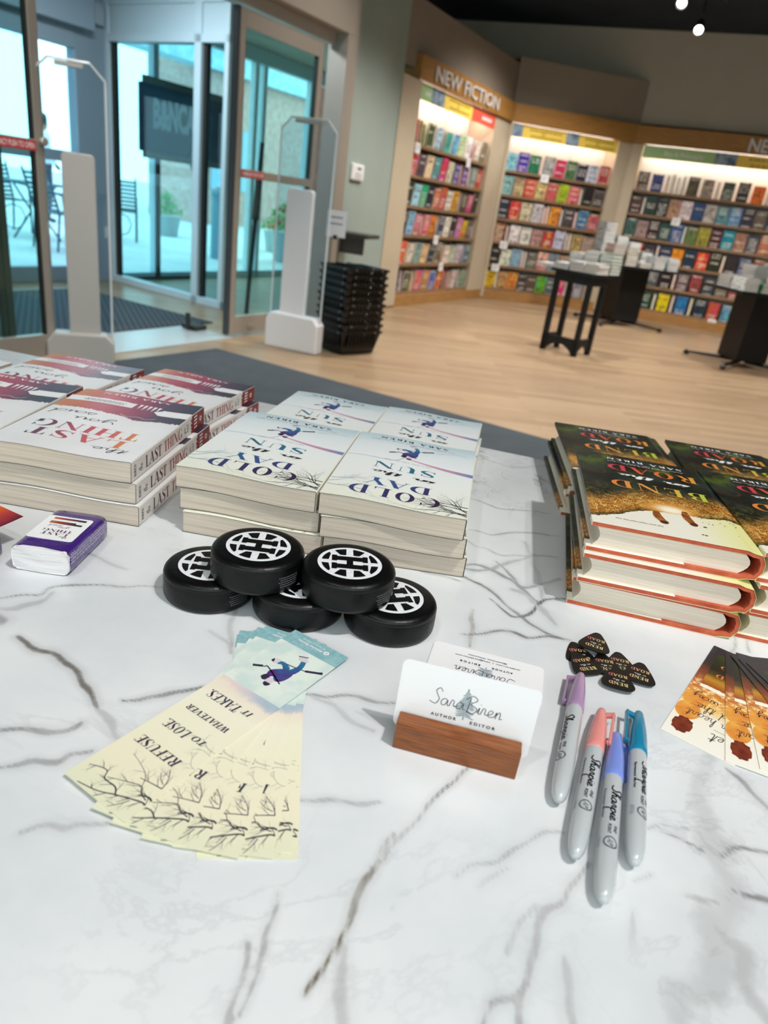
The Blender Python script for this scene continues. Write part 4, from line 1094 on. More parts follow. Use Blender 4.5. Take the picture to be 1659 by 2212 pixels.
# ------------------------------------------------------------------ business cards and holder
def rounded(w_, h_, r, n=6):
    o = []
    for cx, cy, a0 in ((w_ - r, r, -90), (w_ - r, h_ - r, 0), (r, h_ - r, 90), (r, r, 180)):
        for k in range(n + 1):
            a = math.radians(a0 + 90 * k / n); o.append((cx + r * math.cos(a), cy + r * math.sin(a)))
    return o
CARD = pbr('card_white', 'f4f3f4', .45)
PINE = mottled('pine_grey_blue', '9aa7ae', 'b4bec4', 300, .5)
def card_print(m, P, flip):
    """standard layout, x right, y up, card 0.0889 x 0.0508; flip = the version with contact lines"""
    f = (lambda x, y: (.0889 - x, .0508 - y)) if flip else (lambda x, y: (x, y))
    Q = lambda x, y, h: P(*f(x, y), h)
    y0 = .0030 if flip else 0.0
    m.mi = 1
    R_ = random.Random(8)
    put(m, rect(.0437, .0165, .0447, .0400), lambda x, y: Q(x, y + y0, .00006))
    for k in range(13):
        yy = .0400 - k * .00155; ww = .0012 + k * .00062 * (1.25 if k < 9 else .75)
        for sx in (-1, 1):
            w2 = ww * R_.uniform(.75, 1.15)
            put(m, [[(.0442, yy), (.0442 + sx * w2, yy - .0018 - R_.random() * .001), (.0442 + sx * w2 * .8, yy - .0030), (.0442, yy - .0018)]], lambda x, y: Q(x, y + y0, .00006 + .00001 * k))
    m.mi = 2
    g, fn = fit(script_text('Sara', .085), .0225, .0440, .0240, .0052); put(m, g, lambda x, y: Q(*(lambda a: (a[0], a[1] + y0))(fn(x, y)), .0003))
    g, fn = fit(script_text('Biren', .085), .0450, .0680, .0235, .0052); put(m, g, lambda x, y: Q(*(lambda a: (a[0], a[1] + y0))(fn(x, y)), .0003))
    for s_, a, b in (('A U T H O R', .0235, .0400), ('E D I T O R', .0490, .0655)):
        g, fn = fit(sans_text(s_, .03), a, b, .0150, .0021); put(m, g, lambda x, y: Q(*(lambda q: (q[0], q[1] + y0))(fn(x, y)), .0003))
    if flip:
        for s_, a, b, yy in (('sarabiren.com  |  sara@sarabiren.com', .0180, .0700, .0115), ('Manitowoc, Wisconsin', .0290, .0600, .0078)):
            g, fn = fit(sans_text(s_, .008), a, b, yy, .0017); put(m, g, lambda x, y: Q(*fn(x, y), .0003))
CINK = pbr('card_ink', '3b4048', .45)
m = MB(); m.prism(rounded(.0889, .0508, .0042), 0, .0009); card_print(m, lambda x, y, h: (x, y, .0009 + h), True)
o = m.build('business_card', [CARD, PINE, CINK]); o.location = (.0460, .4312, TZ + .0002); o.rotation_euler = (0, 0, -.198)
tag(o, 'white business card lying flat behind the wooden holder, text upside down', 'business card')
m = MB(); m.prism(rounded(.0889, .0508, .0042), -.0009, 0); card_print(m, lambda x, y, h: (x, y, h), False)
o = m.build('business_card', [CARD, PINE, CINK]); o.location = (.0252, .3667, TZ + .0072); o.rotation_euler = (math.radians(86), 0, -.171)
tag(o, 'white business card standing upright in the wooden holder', 'business card')
def cherry():
    t = NT('cherry_wood'); o = t.obj(); v = t.scale(o, 40, 900, 900); n = t.noise(v, 1, 4, .6)
    t.col(t.ramp(n, [(.3, srgb('5c2c06')), (.55, srgb('8a480a')), (.75, srgb('9e5a10'))])); t.b.inputs['Roughness'].default_value = .3
    t.b.inputs['Coat Weight'].default_value = .3; t.b.inputs['Coat Roughness'].default_value = .2
    return t.mat
m = MB(); D_ = .0235
prof = [(0, 0), (D_, 0), (D_, .0197), (.0150, .0197), (.0150, .0062), (.0128, .0062), (.0128, .0197), (0, .0197)]
m.extr([(a, b) for a, b in prof], lambda y, z: (.0800, y, z), lambda y, z: (0, y, z))
o = m.build('card_holder', cherry(), None, bevel=.0006, fix=True); o.location = (.0266, .3528, TZ + .0002); o.rotation_euler = (0, 0, -.171)
tag(o, 'small cherry brown wooden card holder block with a slot', 'card holder')

# ------------------------------------------------------------------ tissue packets and glossy card at the left
PURP = pbr('purple_film', '3c1f6e', .16, coat=.6, spec=.6)
def purp_mat():
    t = NT('purple_wrinkled_film'); o = t.obj(); n = t.noise(t.scale(o, 1, 2.2, 2), 70, 4, .6, .6)
    t.col(srgb('41217a')); t.b.inputs['Roughness'].default_value = .17; t.b.inputs['Coat Weight'].default_value = .6; t.bump(n, .55, .0012)
    return t.mat
PURP = purp_mat()
def tissue_mat():
    t = NT('tissue_paper'); o = t.obj(); n = t.noise(t.scale(o, 25, 25, 420), 1, 5, .65, .4)
    t.col(t.ramp(n, [(.3, srgb('cfcbcb')), (.5, srgb('efecec'))])); t.b.inputs['Roughness'].default_value = .9; t.bump(n, .9, .0012)
    return t.mat
TISS = tissue_mat()
def dots_mat():
    t = NT('dotted_film_side'); o = t.obj(); vo = t.n('ShaderNodeTexVoronoi'); vo.inputs['Scale'].default_value = 330; vo.inputs['Randomness'].default_value = .25; t.l(o, vo.inputs['Vector'])
    t.col(t.mix(t.map(vo.outputs['Distance'], .30, .42), srgb('2c1a52'), srgb('8f83ad'))); t.b.inputs['Roughness'].default_value = .25; t.b.inputs['Coat Weight'].default_value = .4
    return t.mat
def packet(label):
    root = empty('tissue_packet', label=label, cat='tissue packet')
    w_, l_, h_ = .0490, .0735, .0232
    def sec(k, grow=0.0):
        # rounded section, bulging top
        pts = []
        for i in range(32):
            a = 2 * math.pi * i / 32; c_, s_ = math.cos(a), math.sin(a)
            x = w_ / 2 + (w_ / 2 + grow) * (abs(c_) ** .30) * (1 if c_ > 0 else -1); z = h_ / 2 + (h_ / 2 + grow) * (abs(s_) ** .38) * (1 if s_ > 0 else -1)
            pts.append((x, max(z, 0)))
        return pts
    m = MB(); rings = []
    R_ = random.Random(3)
    for j in range(13):
        y = .002 + (l_ - .002) * j / 12; rg = []
        for i, (x, z) in enumerate(sec(j)):
            q = R_.uniform(-.0003, .0003) if 0 < j < 12 else 0
            rg.append(m.add((x + q, y + (.0012 * math.sin(i * 1.7) if j == 0 else 0), z + (q if z > .001 else 0))))
        rings.append(rg)
    for A_, B_ in zip(rings, rings[1:]):
        for i in range(32):
            j = (i + 1) % 32; m.face((A_[i], A_[j], B_[j], B_[i]))
    m.face(rings[-1])
    m.build('purple_wrapper', PURP, root, smooth=True, fix=True)
    t_ = MB(); n = 40; g = []
    sc_ = [(w_ / 2 + (x - w_ / 2) * .985, h_ / 2 + (z - h_ / 2) * .97) for x, z in sec(0)]
    a = [t_.add((x, .0002 + .0006 * math.sin(i * 2.3), z)) for i, (x, z) in enumerate(sc_)]; b = [t_.add((x, .02, z)) for x, z in sc_]
    t_.face(a[::-1])
    for i in range(32): j = (i + 1) % 32; t_.face((a[i], a[j], b[j], b[i]))
    t_.build('white_tissues', TISS, root)
    s_ = MB(); X = w_ + .0004; s_.box((w_ - .001, .003, .0095), (X, l_ - .002, .0195)); s_.build('dotted_side', dots_mat(), root)
    k = MB(); zz = h_ + .0002
    k.T = Matrix.Translation((.0035, .0165, zz))
    k.prism(rounded(.0400, .0440, .003), 0, .0004)
    P = lambda x, y, h=.0001: (x, y, .0004 + h)
    k.mi = 1
    k.poly([P(.0060, .0375), P(.0350, .0375), P(.0350, .0410), P(.0060, .0410)]); k.poly([P(.0060, .0290), P(.0350, .0285), P(.0350, .0340), P(.0060, .0335)])
    k.mi = 0; k.poly([P(.0062, .0342, .0002), P(.0215, .0342, .0002), P(.0205, .0372, .0002), P(.0062, .0372, .0002)]); k.poly([P(.0290, .0315, .0002), P(.0350, .0315, .0002), P(.0350, .0345, .0002), P(.0280, .0345, .0002)])
    for i in range(4): k.poly([P(.0222 + i * .0016, .0375, .0002), P(.0232 + i * .0016, .0375, .0002), P(.0226 + i * .0016, .0325, .0002)])
    k.mi = 3; put_uv(k, P, fit(script_text('said', .1), .0200, .0080, .0265, -.0018)); put_uv(k, P, fit(script_text('you', .1), .0270, .0170, .0235, -.0018)); put_uv(k, P, fit(script_text('the', .1), .0330, .0260, .0070, -.0016))
    k.mi = 2; put_uv(k, P, fit(serif_text('LAST', .1), .0320, .0090, .0120, -.0045)); put_uv(k, P, fit(serif_text('THING', .06), .0330, .0070, .0180, -.0045))
    k.build('white_label', [pbr('sticker_white', 'f4f4f4', .35), grad('sticker_art', 0, .036, [(.15, 'c9843a'), (.45, 'a0382c'), (.75, '5a2028'), (.95, '241820')], .15), LT_LET, INK], root)
    return root
tp = packet('purple film wrapped tissue packet with white book sticker')
tp.location = (-.3025, .4990, TZ + .0004); tp.rotation_euler = (0, 0, -.012)
t2 = copy_tree(tp); t2.location = (-.3700, .4420, TZ + .0004); t2.rotation_euler = (0, 0, -.03); t2['label'] = 'purple tissue packet under the glossy orange card, mostly outside the frame'
m = MB(); n = 14; W_, L_ = .055, .085
def ocz(u, v): return .0009 + .0035 * (u / W_) ** 2
for i in range(n):
    for j in range(n):
        u0, u1, v0, v1 = W_ * i / n, W_ * (i + 1) / n, L_ * j / n, L_ * (j + 1) / n
        m.mi = 0; m.poly([(u0, v0, ocz(u0, v0)), (u1, v0, ocz(u1, v0)), (u1, v1, ocz(u1, v1)), (u0, v1, ocz(u0, v1))])
        m.mi = 1; m.poly([(u0, v1, ocz(u0, v1) - .0004), (u1, v1, ocz(u1, v1) - .0004), (u1, v0, ocz(u1, v0) - .0004), (u0, v0, ocz(u0, v0) - .0004)])
m.mi = 1
for i in range(n):
    for v in (0, L_):
        u0, u1 = W_ * i / n, W_ * (i + 1) / n; m.poly([(u0, v, ocz(u0, v)), (u1, v, ocz(u1, v)), (u1, v, ocz(u1, v) - .0004), (u0, v, ocz(u0, v) - .0004)])
    for u in (0, W_):
        v0, v1 = L_ * i / n, L_ * (i + 1) / n; m.poly([(u, v0, ocz(u, v0)), (u, v1, ocz(u, v1)), (u, v1, ocz(u, v1) - .0004), (u, v0, ocz(u, v0) - .0004)])
o = m.build('glossy_card', [grad('sunset_print', 1, L_, [(0, '5a2038'), (.14, 'a8383c'), (.32, 'd85a30'), (.6, 'ec9a3c'), (1, 'f4d080')], .12, .25, 40), CARD, WHT], None, fix=True)
o.location = (-.3353, .4889, TZ + .0252); o.rotation_euler = (0, 0, 1.124)
tag(o, 'glossy orange to purple card with curled corner at the left frame edge', 'card')
# ------------------------------------------------------------------ the shop: floor, walls, ceiling
U = Vector((.454, .891)).normalized()             # direction of the door wall
NV = Vector((U.y, -U.x))                          # towards the shop
FA = Vector((-3.05, 7.2))                         # facade corner of the vestibule
IA = Vector((-1.343, 5.209))                      # shop-side end of the open doorway
P0 = Vector((-.264, 8.061)); P1 = Vector((.912, 10.352)); P2 = Vector((2.626, 10.759))
D3 = Vector((math.sin(math.radians(110)), math.cos(math.radians(110))))
CEIL = 3.5
def struct(o): o['kind'] = 'structure'; return o
def wood_floor():
    t = NT('plank_floor'); o = t.obj()
    mp = t.n('ShaderNodeMapping'); mp.inputs['Rotation'].default_value = (0, 0, math.radians(-4)); t.l(o, mp.inputs[0]); v = mp.outputs[0]
    br = t.n('ShaderNodeTexBrick'); br.inputs['Scale'].default_value = 1; br.inputs['Brick Width'].default_value = 1.1; br.inputs['Row Height'].default_value = .085
    br.inputs['Mortar Size'].default_value = .0015; br.inputs['Color1'].default_value = (.2, .2, .2, 1); br.inputs['Color2'].default_value = (.9, .9, .9, 1); br.inputs['Mortar'].default_value = (0, 0, 0, 1); br.offset = .37
    t.l(v, br.inputs['Vector'])
    g = t.noise(t.scale(v, 1.5, 22, 1), 3, 5, .6, .4); g2 = t.noise(t.scale(v, .6, 2, 1), 1.6, 3)
    f = t.math('ADD', t.math('MULTIPLY', t.sep(br.outputs[0])[0], .45), t.math('MULTIPLY', g, .55))
    c = t.ramp(f, [(.12, srgb('6c5842')), (.4, srgb('8a735a')), (.62, srgb('9a8369')), (.85, srgb('a89176'))])
    c = t.mix(t.map(g2, .3, .7, 0, .25), c, srgb('a58a68'))
    t.col(c); t.b.inputs['Roughness'].default_value = .33; t.b.inputs['Specular IOR Level'].default_value = .35
    return t.mat
def pt(A, s, n=0.0): p = A + U * s + NV * n; return (p.x, p.y)
WOODF = wood_floor()
m = MB()
fa0 = pt(FA, -12); fa1 = pt(FA, 9)
m.prism([fa0, (9, fa0[1]), (9, 15), (fa1[0], fa1[1])], -.05, 0)
struct(m.build('floor', WOODF))
DARKC = mottled('dark_ceiling', '2a323c', '303945', 2, .9, spec=.1)
m = MB(); m.prism([fa0, (9, fa0[1]), (9, 15), (fa1[0], fa1[1])], CEIL, CEIL + .05); struct(m.build('ceiling', DARKC))
TAUPE = mottled('taupe_wall_paint', '8b8073', '8f8477', 4, .85, spec=.15)
CREAMW = mottled('light_wall_paint', 'a7a295', 'aaa598', 4, .85, spec=.15)
SAGE = mottled('grey_green_paint', '92a09a', '97a49d', 3, .8, spec=.2)
BEIGE = mottled('beige_trim_paint', 'b9ab94', 'bfb29c', 3, .7, spec=.2)
FRAME = pbr('warm_grey_aluminium', 'aaa196', .42, .35)
FRAMED = pbr('dark_gasket', '2c2a28', .6)
PALE = pbr('pale_aluminium', 'c2d4dc', .4, .05)
SLATE = pbr('slate_blue_frame', '8e9ca8', .5, .05)
GL = glass('clear_glass', 'dff2f2', .8); GLB = glass('blue_glass', 'd4ecf2', .9)

# walls behind and above the shelving
T3 = wallT(P2, D3)
m = MB(); m.T = T3; m.box((-2.9, -.62, 0), (6.2, -.55, CEIL)); struct(m.build('wall_back', CREAMW))
m = MB(); m.T = T3; m.box((-2.9, -.40, 2.45), (6.2, -.05, CEIL - .001)); struct(m.build('wall_upper_back', CREAMW))
T1 = wallT(P0, P1 - P0); L1 = (P1 - P0).length
T2 = wallT(P1, P2 - P1); L2 = (P2 - P1).length
m = MB(); m.T = T1; m.box((-.32, -.45, 2.30), (L1 + .03, -.03, 2.86)); struct(m.build('wall_parapet_left', TAUPE))
m = MB(); m.T = T2; m.box((0, -.40, 2.30), (L2 + .05, -.03, 2.93)); struct(m.build('wall_parapet_middle', TAUPE))
# grey-green wall between doorway and shelving
G0 = Vector((-.760, 6.350)); G1 = Vector((-.400, 7.790)); TG = wallT(G0, G1 - G0); LG = (G1 - G0).length
m = MB(); m.T = TG; m.box((0, -.12, 0), (LG, 0, CEIL)); struct(m.build('wall_grey_green', SAGE))
# wall over the doorway, and onwards to the left
TI = wallT(IA, U)
m = MB(); m.T = TI
m.box((-1.95, -.12, 2.42), (1.28, .02, CEIL)); m.box((-9, -.12, 0), (-3.1, .02, CEIL))
struct(m.build('wall_left', BEIGE))
m = MB(); m.box((8.4, -8, 0), (8.5, 15, CEIL)); struct(m.build('wall_right', CREAMW))
m = MB(); m.box((-9, -5.6, 0), (9, -5.5, CEIL)); struct(m.build('wall_rear', CREAMW))
# nook behind the side glass: end wall and soffit
m = MB(); m.T = wallT(FA, U); m.box((3.6, 0, 0), (3.7, 1.6, 3.0)); struct(m.build('wall_nook_end', CREAMW))
m = MB(); m.T = wallT(FA, U); m.box((.2, .02, 2.42), (3.6, 1.6, 2.5)); struct(m.build('ceiling_nook', CREAMW))
m = MB(); m.T = wallT(FA, U); m.box((-4, .02, 2.55), (.15, 1.7, 2.6)); struct(m.build('ceiling_vestibule', pbr('vestibule_ceiling', 'c2ccd0', .8)))

# doorway frame: header beam, jambs
m = MB(); m.T = TI; m.box((-1.95, -.10, 2.16), (1.20, .10, 2.42)); m.box((-1.95, -.10, 2.08), (1.05, .02, 2.16)); struct(m.build('trim_1', FRAME, bevel=.006))
m = MB(); m.T = TI; m.box((1.10, -.08, 0), (1.20, .10, 2.16)); m.box((1.20, -.10, 0), (1.30, .06, CEIL)); struct(m.build('trim_2', FRAME, bevel=.004))
m = MB(); m.T = TI; m.box((-1.55, -.42, -.001), (.02, .05, .006)); struct(m.build('trim_3', pbr('threshold_plate', 'c4c8c8', .35, .4)))
def push_sign(mb, x0, x1, z0, z1, y, txt):
    mb.mi = 1; mb.box((x0, y, z0), (x1, y + .002, z1)); mb.mi = 2
    g, wd = sans_text(txt, .01)
    put(mb, g, lambda a, b: (x0 + .01 + a / wd * (x1 - x0 - .02), y + .0025, z0 + .010 + b * (z1 - z0 - .02)))
RED = pbr('red_sign', 'c23a3a', .5)
def leaf(name, T, s0, s1, top, rail, label, y=0.0, knob=None, num='door_1'):
    root = bpy.data.objects.new(num, None); link(root); root['kind'] = 'structure'
    st = .052
    f = MB(); f.T = T
    f.box((s0, y - .022, .02), (s0 + st, y + .022, top)); f.box((s1 - st, y - .022, .02), (s1, y + .022, top))
    f.box((s0 + st, y - .022, top - .10), (s1 - st, y + .022, top)); f.box((s0 + st, y - .022, .02), (s1 - st, y + .022, .15)); f.box((s0 + st, y - .024, rail - .055), (s1 - st, y + .026, rail))
    f.build('door_frame', FRAME, root, bevel=.003)
    g = MB(); g.T = T; g.box((s0 + st, y - .004, .15), (s1 - st, y + .004, rail - .055)); g.box((s0 + st, y - .004, rail), (s1 - st, y + .004, top - .10)); g.build('door_glass', GL, root)
    k = MB(); k.T = T
    for a, b in ((s0 + st, s0 + st + .008), (s1 - st - .008, s1 - st)): k.box((a, y - .016, .15), (b, y + .016, top - .10))
    k.build('gasket', FRAMED, root)
    return root
r = leaf('a', TI, 0.0, .91, 2.06, 1.145, '', num='door_1')
m = MB(); m.T = TI; push_sign(m, .055, .30, 1.095, 1.14, .027, 'IN EMERGENCY PUSH TO OPEN'); m.build('safety_sign', [RED, RED, WHT], r)
m = MB(); m.T = TI; m.box((-.028, -.02, .02), (-.006, .02, 2.06)); m.build('leading_edge', pbr('black_edge', '3a3d42', .5), r)
m = MB(); m.T = TI; m.box((.20, .022, .055), (.27, .028, .085)); m.build('latch_plate', FRAME, r)
r = leaf('b', TI, -2.45, -1.446, 2.06, 1.125, '', num='door_2')
m = MB(); m.T = TI; push_sign(m, -1.78, -1.50, 1.072, 1.118, .027, 'EMERGENCY PUSH TO OPEN'); m.build('safety_sign', [RED, RED, WHT], r)
m = MB(); m.T = TI @ Matrix.Translation((-1.466, .022, 1.12)); m.lathe([(.0002, 0), (.014, 0), (.014, .012), (.021, .016), (.021, .030), (.016, .035), (.0002, .036)], 20, 'y'); m.build('door_knob', pbr('brushed_knob', 'c0bcb4', .35, .6), r, smooth=False, fix=True)
m = MB(); m.T = TI; m.box((-1.68, -.09, .10), (-1.645, -.04, 2.1)); m.box((-1.70, -.09, 0), (-1.66, -.05, 2.2)); m.build('closing_bar', pbr('dark_bronze_bar', '6c6258', .5, .3), r)

# vestibule side glazing
V0 = Vector((-3.05, 7.228)); V1 = Vector((-1.68, 6.40)); TV = wallT(V0, V1 - V0); LV = (V1 - V0).length
root = bpy.data.objects.new('window_1', None); link(root); root['kind'] = 'structure'
f = MB(); f.T = TV
f.box((0, -.05, 0), (.10, .05, 2.55)); f.box((1.205, -.05, 0), (1.285, .05, 2.55)); f.box((LV - .05, -.05, 0), (LV, .05, 2.55))
f.box((.1, -.05, 0), (LV, .05, .06)); f.box((.1, -.05, 2.03), (LV, .05, 2.09)); f.box((.1, -.04, 2.09), (LV, .03, 2.30)); f.box((.1, -.05, 2.30), (LV, .045, 2.34)); f.box((.1, -.04, 2.34), (LV, .03, 2.55))
f.build('window_frame', PALE, root, bevel=.003)
k = MB(); k.T = TV
for a in (.10, 1.285): k.box((a, -.03, .06), (a + .035, .02, 2.03))
k.build('gasket', FRAMED, root)
g = MB(); g.T = TV; g.box((.1, -.005, .06), (1.205, .005, 2.03)); g.box((1.285, -.005, .06), (LV - .05, .005, 2.03)); g.build('window_pane', GLB, root)

# street front: outer door bay and shop windows
TF = wallT(FA, U)
root = bpy.data.objects.new('door_3', None); link(root); root['kind'] = 'structure'
f = MB(); f.T = TF
f.box((-.34, -.08, 0), (.02, .04, 2.6)); f.box((-1.24, -.05, 0), (-1.15, .04, 2.6)); f.box((-3.2, -.06, 1.91), (-.34, .05, 2.6)); f.box((-1.15, -.04, 1.02), (-.34, .04, 1.11)); f.box((-3.2, -.04, 0), (-.34, .04, .135))
f.box((-3.2, -.04, 1.02), (-1.24, .04, 1.11)); f.box((-3.2, .04, 2.06), (-.22, .16, 2.30)); f.box((-2.4, -.05, 0), (-2.3, .04, 2.6))
f.build('door_frame', SLATE, root, bevel=.004)
g = MB(); g.T = TF; g.box((-1.15, -.005, .135), (-.34, .005, 1.02)); g.box((-1.15, -.005, 1.11), (-.34, .005, 1.91)); g.box((-3.2, -.005, .135), (-1.24, .005, 1.02)); g.box((-3.2, -.005, 1.11), (-1.24, .005, 1.91)); g.build('door_glass', GLB, root)
k = MB(); k.T = TF; k.box((-.17, .04, 2.13), (-.08, .10, 2.28)); k.build('door_sensor', pbr('sensor_grey', '9aa4ac', .5), root)
root = bpy.data.objects.new('window_2', None); link(root); root['kind'] = 'structure'
f = MB(); f.T = TF
for s_ in (.03, .575, 1.19, 2.05, 2.20, 3.1): f.box((s_ - .03, -.04, 0), (s_ + .03, .04, 2.42))
f.box((.0, -.04, 0), (3.6, .04, .07)); f.box((.0, -.05, 2.28), (3.6, .05, 2.46))
f.build('window_frame', PALE, root, bevel=.003)
k = MB(); k.T = TF; k.box((.545, .04, 0), (.60, .06, 1.25)); k.box((.2, .04, .0), (1.16, .09, .03)); k.build('dark_mullion', FRAMED, root)
g = MB(); g.T = TF; g.box((.06, -.004, .07), (3.57, .004, 2.28)); g.build('window_pane', GL, root)
m = MB(); m.T = TF; m.box((-14, -.2, 2.46), (9, 0, 4.2)); m.box((3.6, -.2, 0), (9, 0, 4.2)); m.box((-14, -.2, 0), (-3.2, 0, 4.2)); struct(m.build('wall_facade', mottled('brick_front', '7a4a40', '95604f', 18, .9)))

# ribbed entrance matting and the shop runner
def ribbed():
    t = NT('ribbed_matting'); o = t.obj(); mp = t.n('ShaderNodeMapping'); mp.inputs['Rotation'].default_value = (0, 0, math.radians(-27)); t.l(o, mp.inputs[0])
    s_ = t.sep(mp.outputs[0]); wv_ = t.math('SINE', t.math('MULTIPLY', s_[0], 150.0)); n = t.noise(o, 40, 3)
    t.col(t.mix(t.map(wv_, -.6, .6), srgb('17191f'), srgb('3d414b'))); t.b.inputs['Roughness'].default_value = .8
    return t.mat
m = MB(); m.T = TI; m.box((-3.3, -1.98, .001), (.3, -.42, .010)); o = m.build('entrance_mat', ribbed()); tag(o, 'dark ribbed entrance mat inside the glass vestibule', 'mat')
def carpet():
    t = NT('charcoal_carpet'); o = t.obj(); n = t.noise(o, 420, 3, .7); n2 = t.noise(o, 6, 3)
    t.col(t.mix(t.math('ADD', t.math('MULTIPLY', n, .8), t.math('MULTIPLY', n2, .3)), srgb('202428'), srgb('5a6167'))); t.b.inputs['Roughness'].default_value = .95; t.b.inputs['Specular IOR Level'].default_value = .1
    t.bump(n, .6, .003); return t.mat
m = MB(); m.prism([(-1.290, 4.745), (-1.735, 3.985), (-3.0, 1.75), (1.55, -.60), (2.35, 2.915)], .001, .009); o = m.build('runner_mat', carpet()); tag(o, 'charcoal runner mat on the floor between table and entrance', 'mat')

# anti-theft gates
ACR = glass('clear_acrylic', 'eef4f8', .7); ACE = pbr('acrylic_bright_edge', 'd5dadd', .25)
GREYP = pbr('gate_grey_plastic', 'b4b1ac', .45); WHP = pbr('gate_white_plastic', 'e6e6e8', .4)
def gate(A, B, top, pan, base_m, pan_m, label, bh=.25):
    A = Vector(A); B = Vector(B); T = wallT(A, B - A); L_ = (B - A).length
    root = empty('security_gate', (A.x, A.y, 0), 0, label, 'security gate', 'anti-theft gates at the entrance')
    T = Matrix.Translation((-A.x, -A.y, 0)) @ T
    b = MB(); b.T = T
    pr = [(-.01, 0), (L_ + .01, 0), (L_ + .01, bh - .05), (L_ - .03, bh), (.03, bh), (-.01, bh - .05)]
    b.extr(pr, lambda x, z: (x, .055, z), lambda x, z: (x, -.055, z)); b.build('gate_base', base_m, root, bevel=.012, fix=True)
    f = MB(); f.T = T; e = .012; c_ = .07
    out = [(0, bh - .06), (0, top - c_), (c_, top), (L_ - c_, top), (L_, top - c_), (L_, bh - .06)]
    for a, c2 in zip(out, out[1:]):
        f.tube((a[0], 0, a[1]), (c2[0], 0, c2[1]), .006, 6)
    f.build('edge_tube', ACE, root)
    p = MB(); p.T = T; p.extr(out, lambda x, z: (x, .003, z), lambda x, z: (x, -.003, z)); p.build('acrylic_panel', ACR, root, fix=True)
    q = MB(); q.T = T; q.extr([(x + pan[0], z + bh - .04) for x, z in rounded(pan[1] - pan[0], pan[2] - bh + .04, .025)], lambda x, z: (x, .022, z), lambda x, z: (x, -.022, z)); q.build('antenna_cover', pan_m, root, bevel=.006, fix=True)
    l_ = MB(); l_.T = T; l_.box((.10, -.012, top - .03), (L_ - .10, .012, top - .008)); l_.build('top_clip', GREYP, root, bevel=.003)
    return root
gate((-2.010, 3.890), (-1.700, 4.010), 1.50, (.11, .272, 1.09), GREYP, GREYP, 'clear anti-theft gate with tall grey panel in front of the left door', .17)
gate((-1.020, 5.170), (-.640, 5.050), 1.49, (.08, .275, 1.07), WHP, WHP, 'clear anti-theft gate with white base beside the black baskets')

# stack of shopping baskets
BLK = pbr('black_plastic', '08090a', .32, spec=.5)
RIV = pbr('rivet_grey', '8a8c8e', .35, .4)
def basket():
    root = empty('shopping_basket')
    w0, d0, w1, d1, h = .118, .155, .150, .195, .17
    m = MB(); th = .004
    def loop(mb, a, b, z): return [mb.add(p) for p in ((-a, -b, z), (a, -b, z), (a, b, z), (-a, b, z))]
    A = loop(m, w0, d0, 0); B = loop(m, w1, d1, h); Ai = loop(m, w0 - th, d0 - th, th); Bi = loop(m, w1 - th, d1 - th, h)
    m.face(A[::-1]); m.face(Ai)
    for k in range(4):
        j = (k + 1) % 4; m.face((A[k], A[j], B[j], B[k])); m.face((Ai[j], Ai[k], Bi[k], Bi[j])); m.face((B[k], B[j], Bi[j], Bi[k]))
    r = MB(); 
    for k in range(4):
        pass
    r.box((-w1 - .005, -d1 - .005, h - .018), (w1 + .005, -d1 + .001, h)); r.box((-w1 - .005, d1 - .001, h - .018), (w1 + .005, d1 + .005, h)); r.box((-w1 - .005, -d1, h - .018), (-w1 + .001, d1, h)); r.box((w1 - .001, -d1, h - .018), (w1 + .005, d1, h))
    s_ = m
    for k in range(9):
        y = -d0 * .85 + k * d0 * 1.7 / 8; s_.box((w1 * .93, y - .006, .05), (w1 + .003, y + .006, h - .02)); s_.box((-w1 - .003, y - .006, .05), (-w1 * .93, y + .006, h - .02))
    for k in range(7):
        x = -w0 * .85 + k * w0 * 1.7 / 6; s_.box((x - .006, -d1 - .003, .05), (x + .006, -d1 * .93, h - .02))
    s_.build('basket_body', BLK, root)
    v = r; v.mi = 1
    for sx in (-1, 1):
        for yy in (-.14, .14): v.tube((sx * (w1 + .004), yy * .9, h - .010), (sx * (w1 + .008), yy * .9, h - .010), .006, 8)
        v.tube((sx * .11, -d1 - .004, h - .010), (sx * .11, -d1 - .008, h - .010), .006, 8)
    v.build('rim', [BLK, RIV], root)
    h_ = MB()
    for sy in (-1, 1): h_.path([(-w1 - .004, sy * .02, h - .03), (-w1 * .95, sy * .05, h + .004), (w1 * .95, sy * .05, h + .004), (w1 + .004, sy * .02, h - .03)], .005, 6)
    h_.build('handle', BLK, root)
    return root
bs = basket()
names = ['bottom basket of the black stack', 'second black basket from the bottom of the stack', 'third black basket from the bottom', 'fourth black basket from the bottom', 'fifth black basket from the bottom', 'sixth black basket from the bottom', 'seventh black basket from the bottom', 'eighth black basket from the bottom', 'ninth black basket, second from the top', 'top basket of the black stack by the gate']
for k in range(10):
    o = bs if k == 0 else copy_tree(bs)
    o.location = (-.455 + .003 * math.sin(k * 2.1), 5.330 + .003 * math.cos(k * 3), .004 + k * .0490); o.rotation_euler = (0, 0, math.radians(-43 + 1.2 * math.sin(k * 1.7)))
    tag(o, names[k], 'shopping basket', 'black shopping baskets nested in a stack')
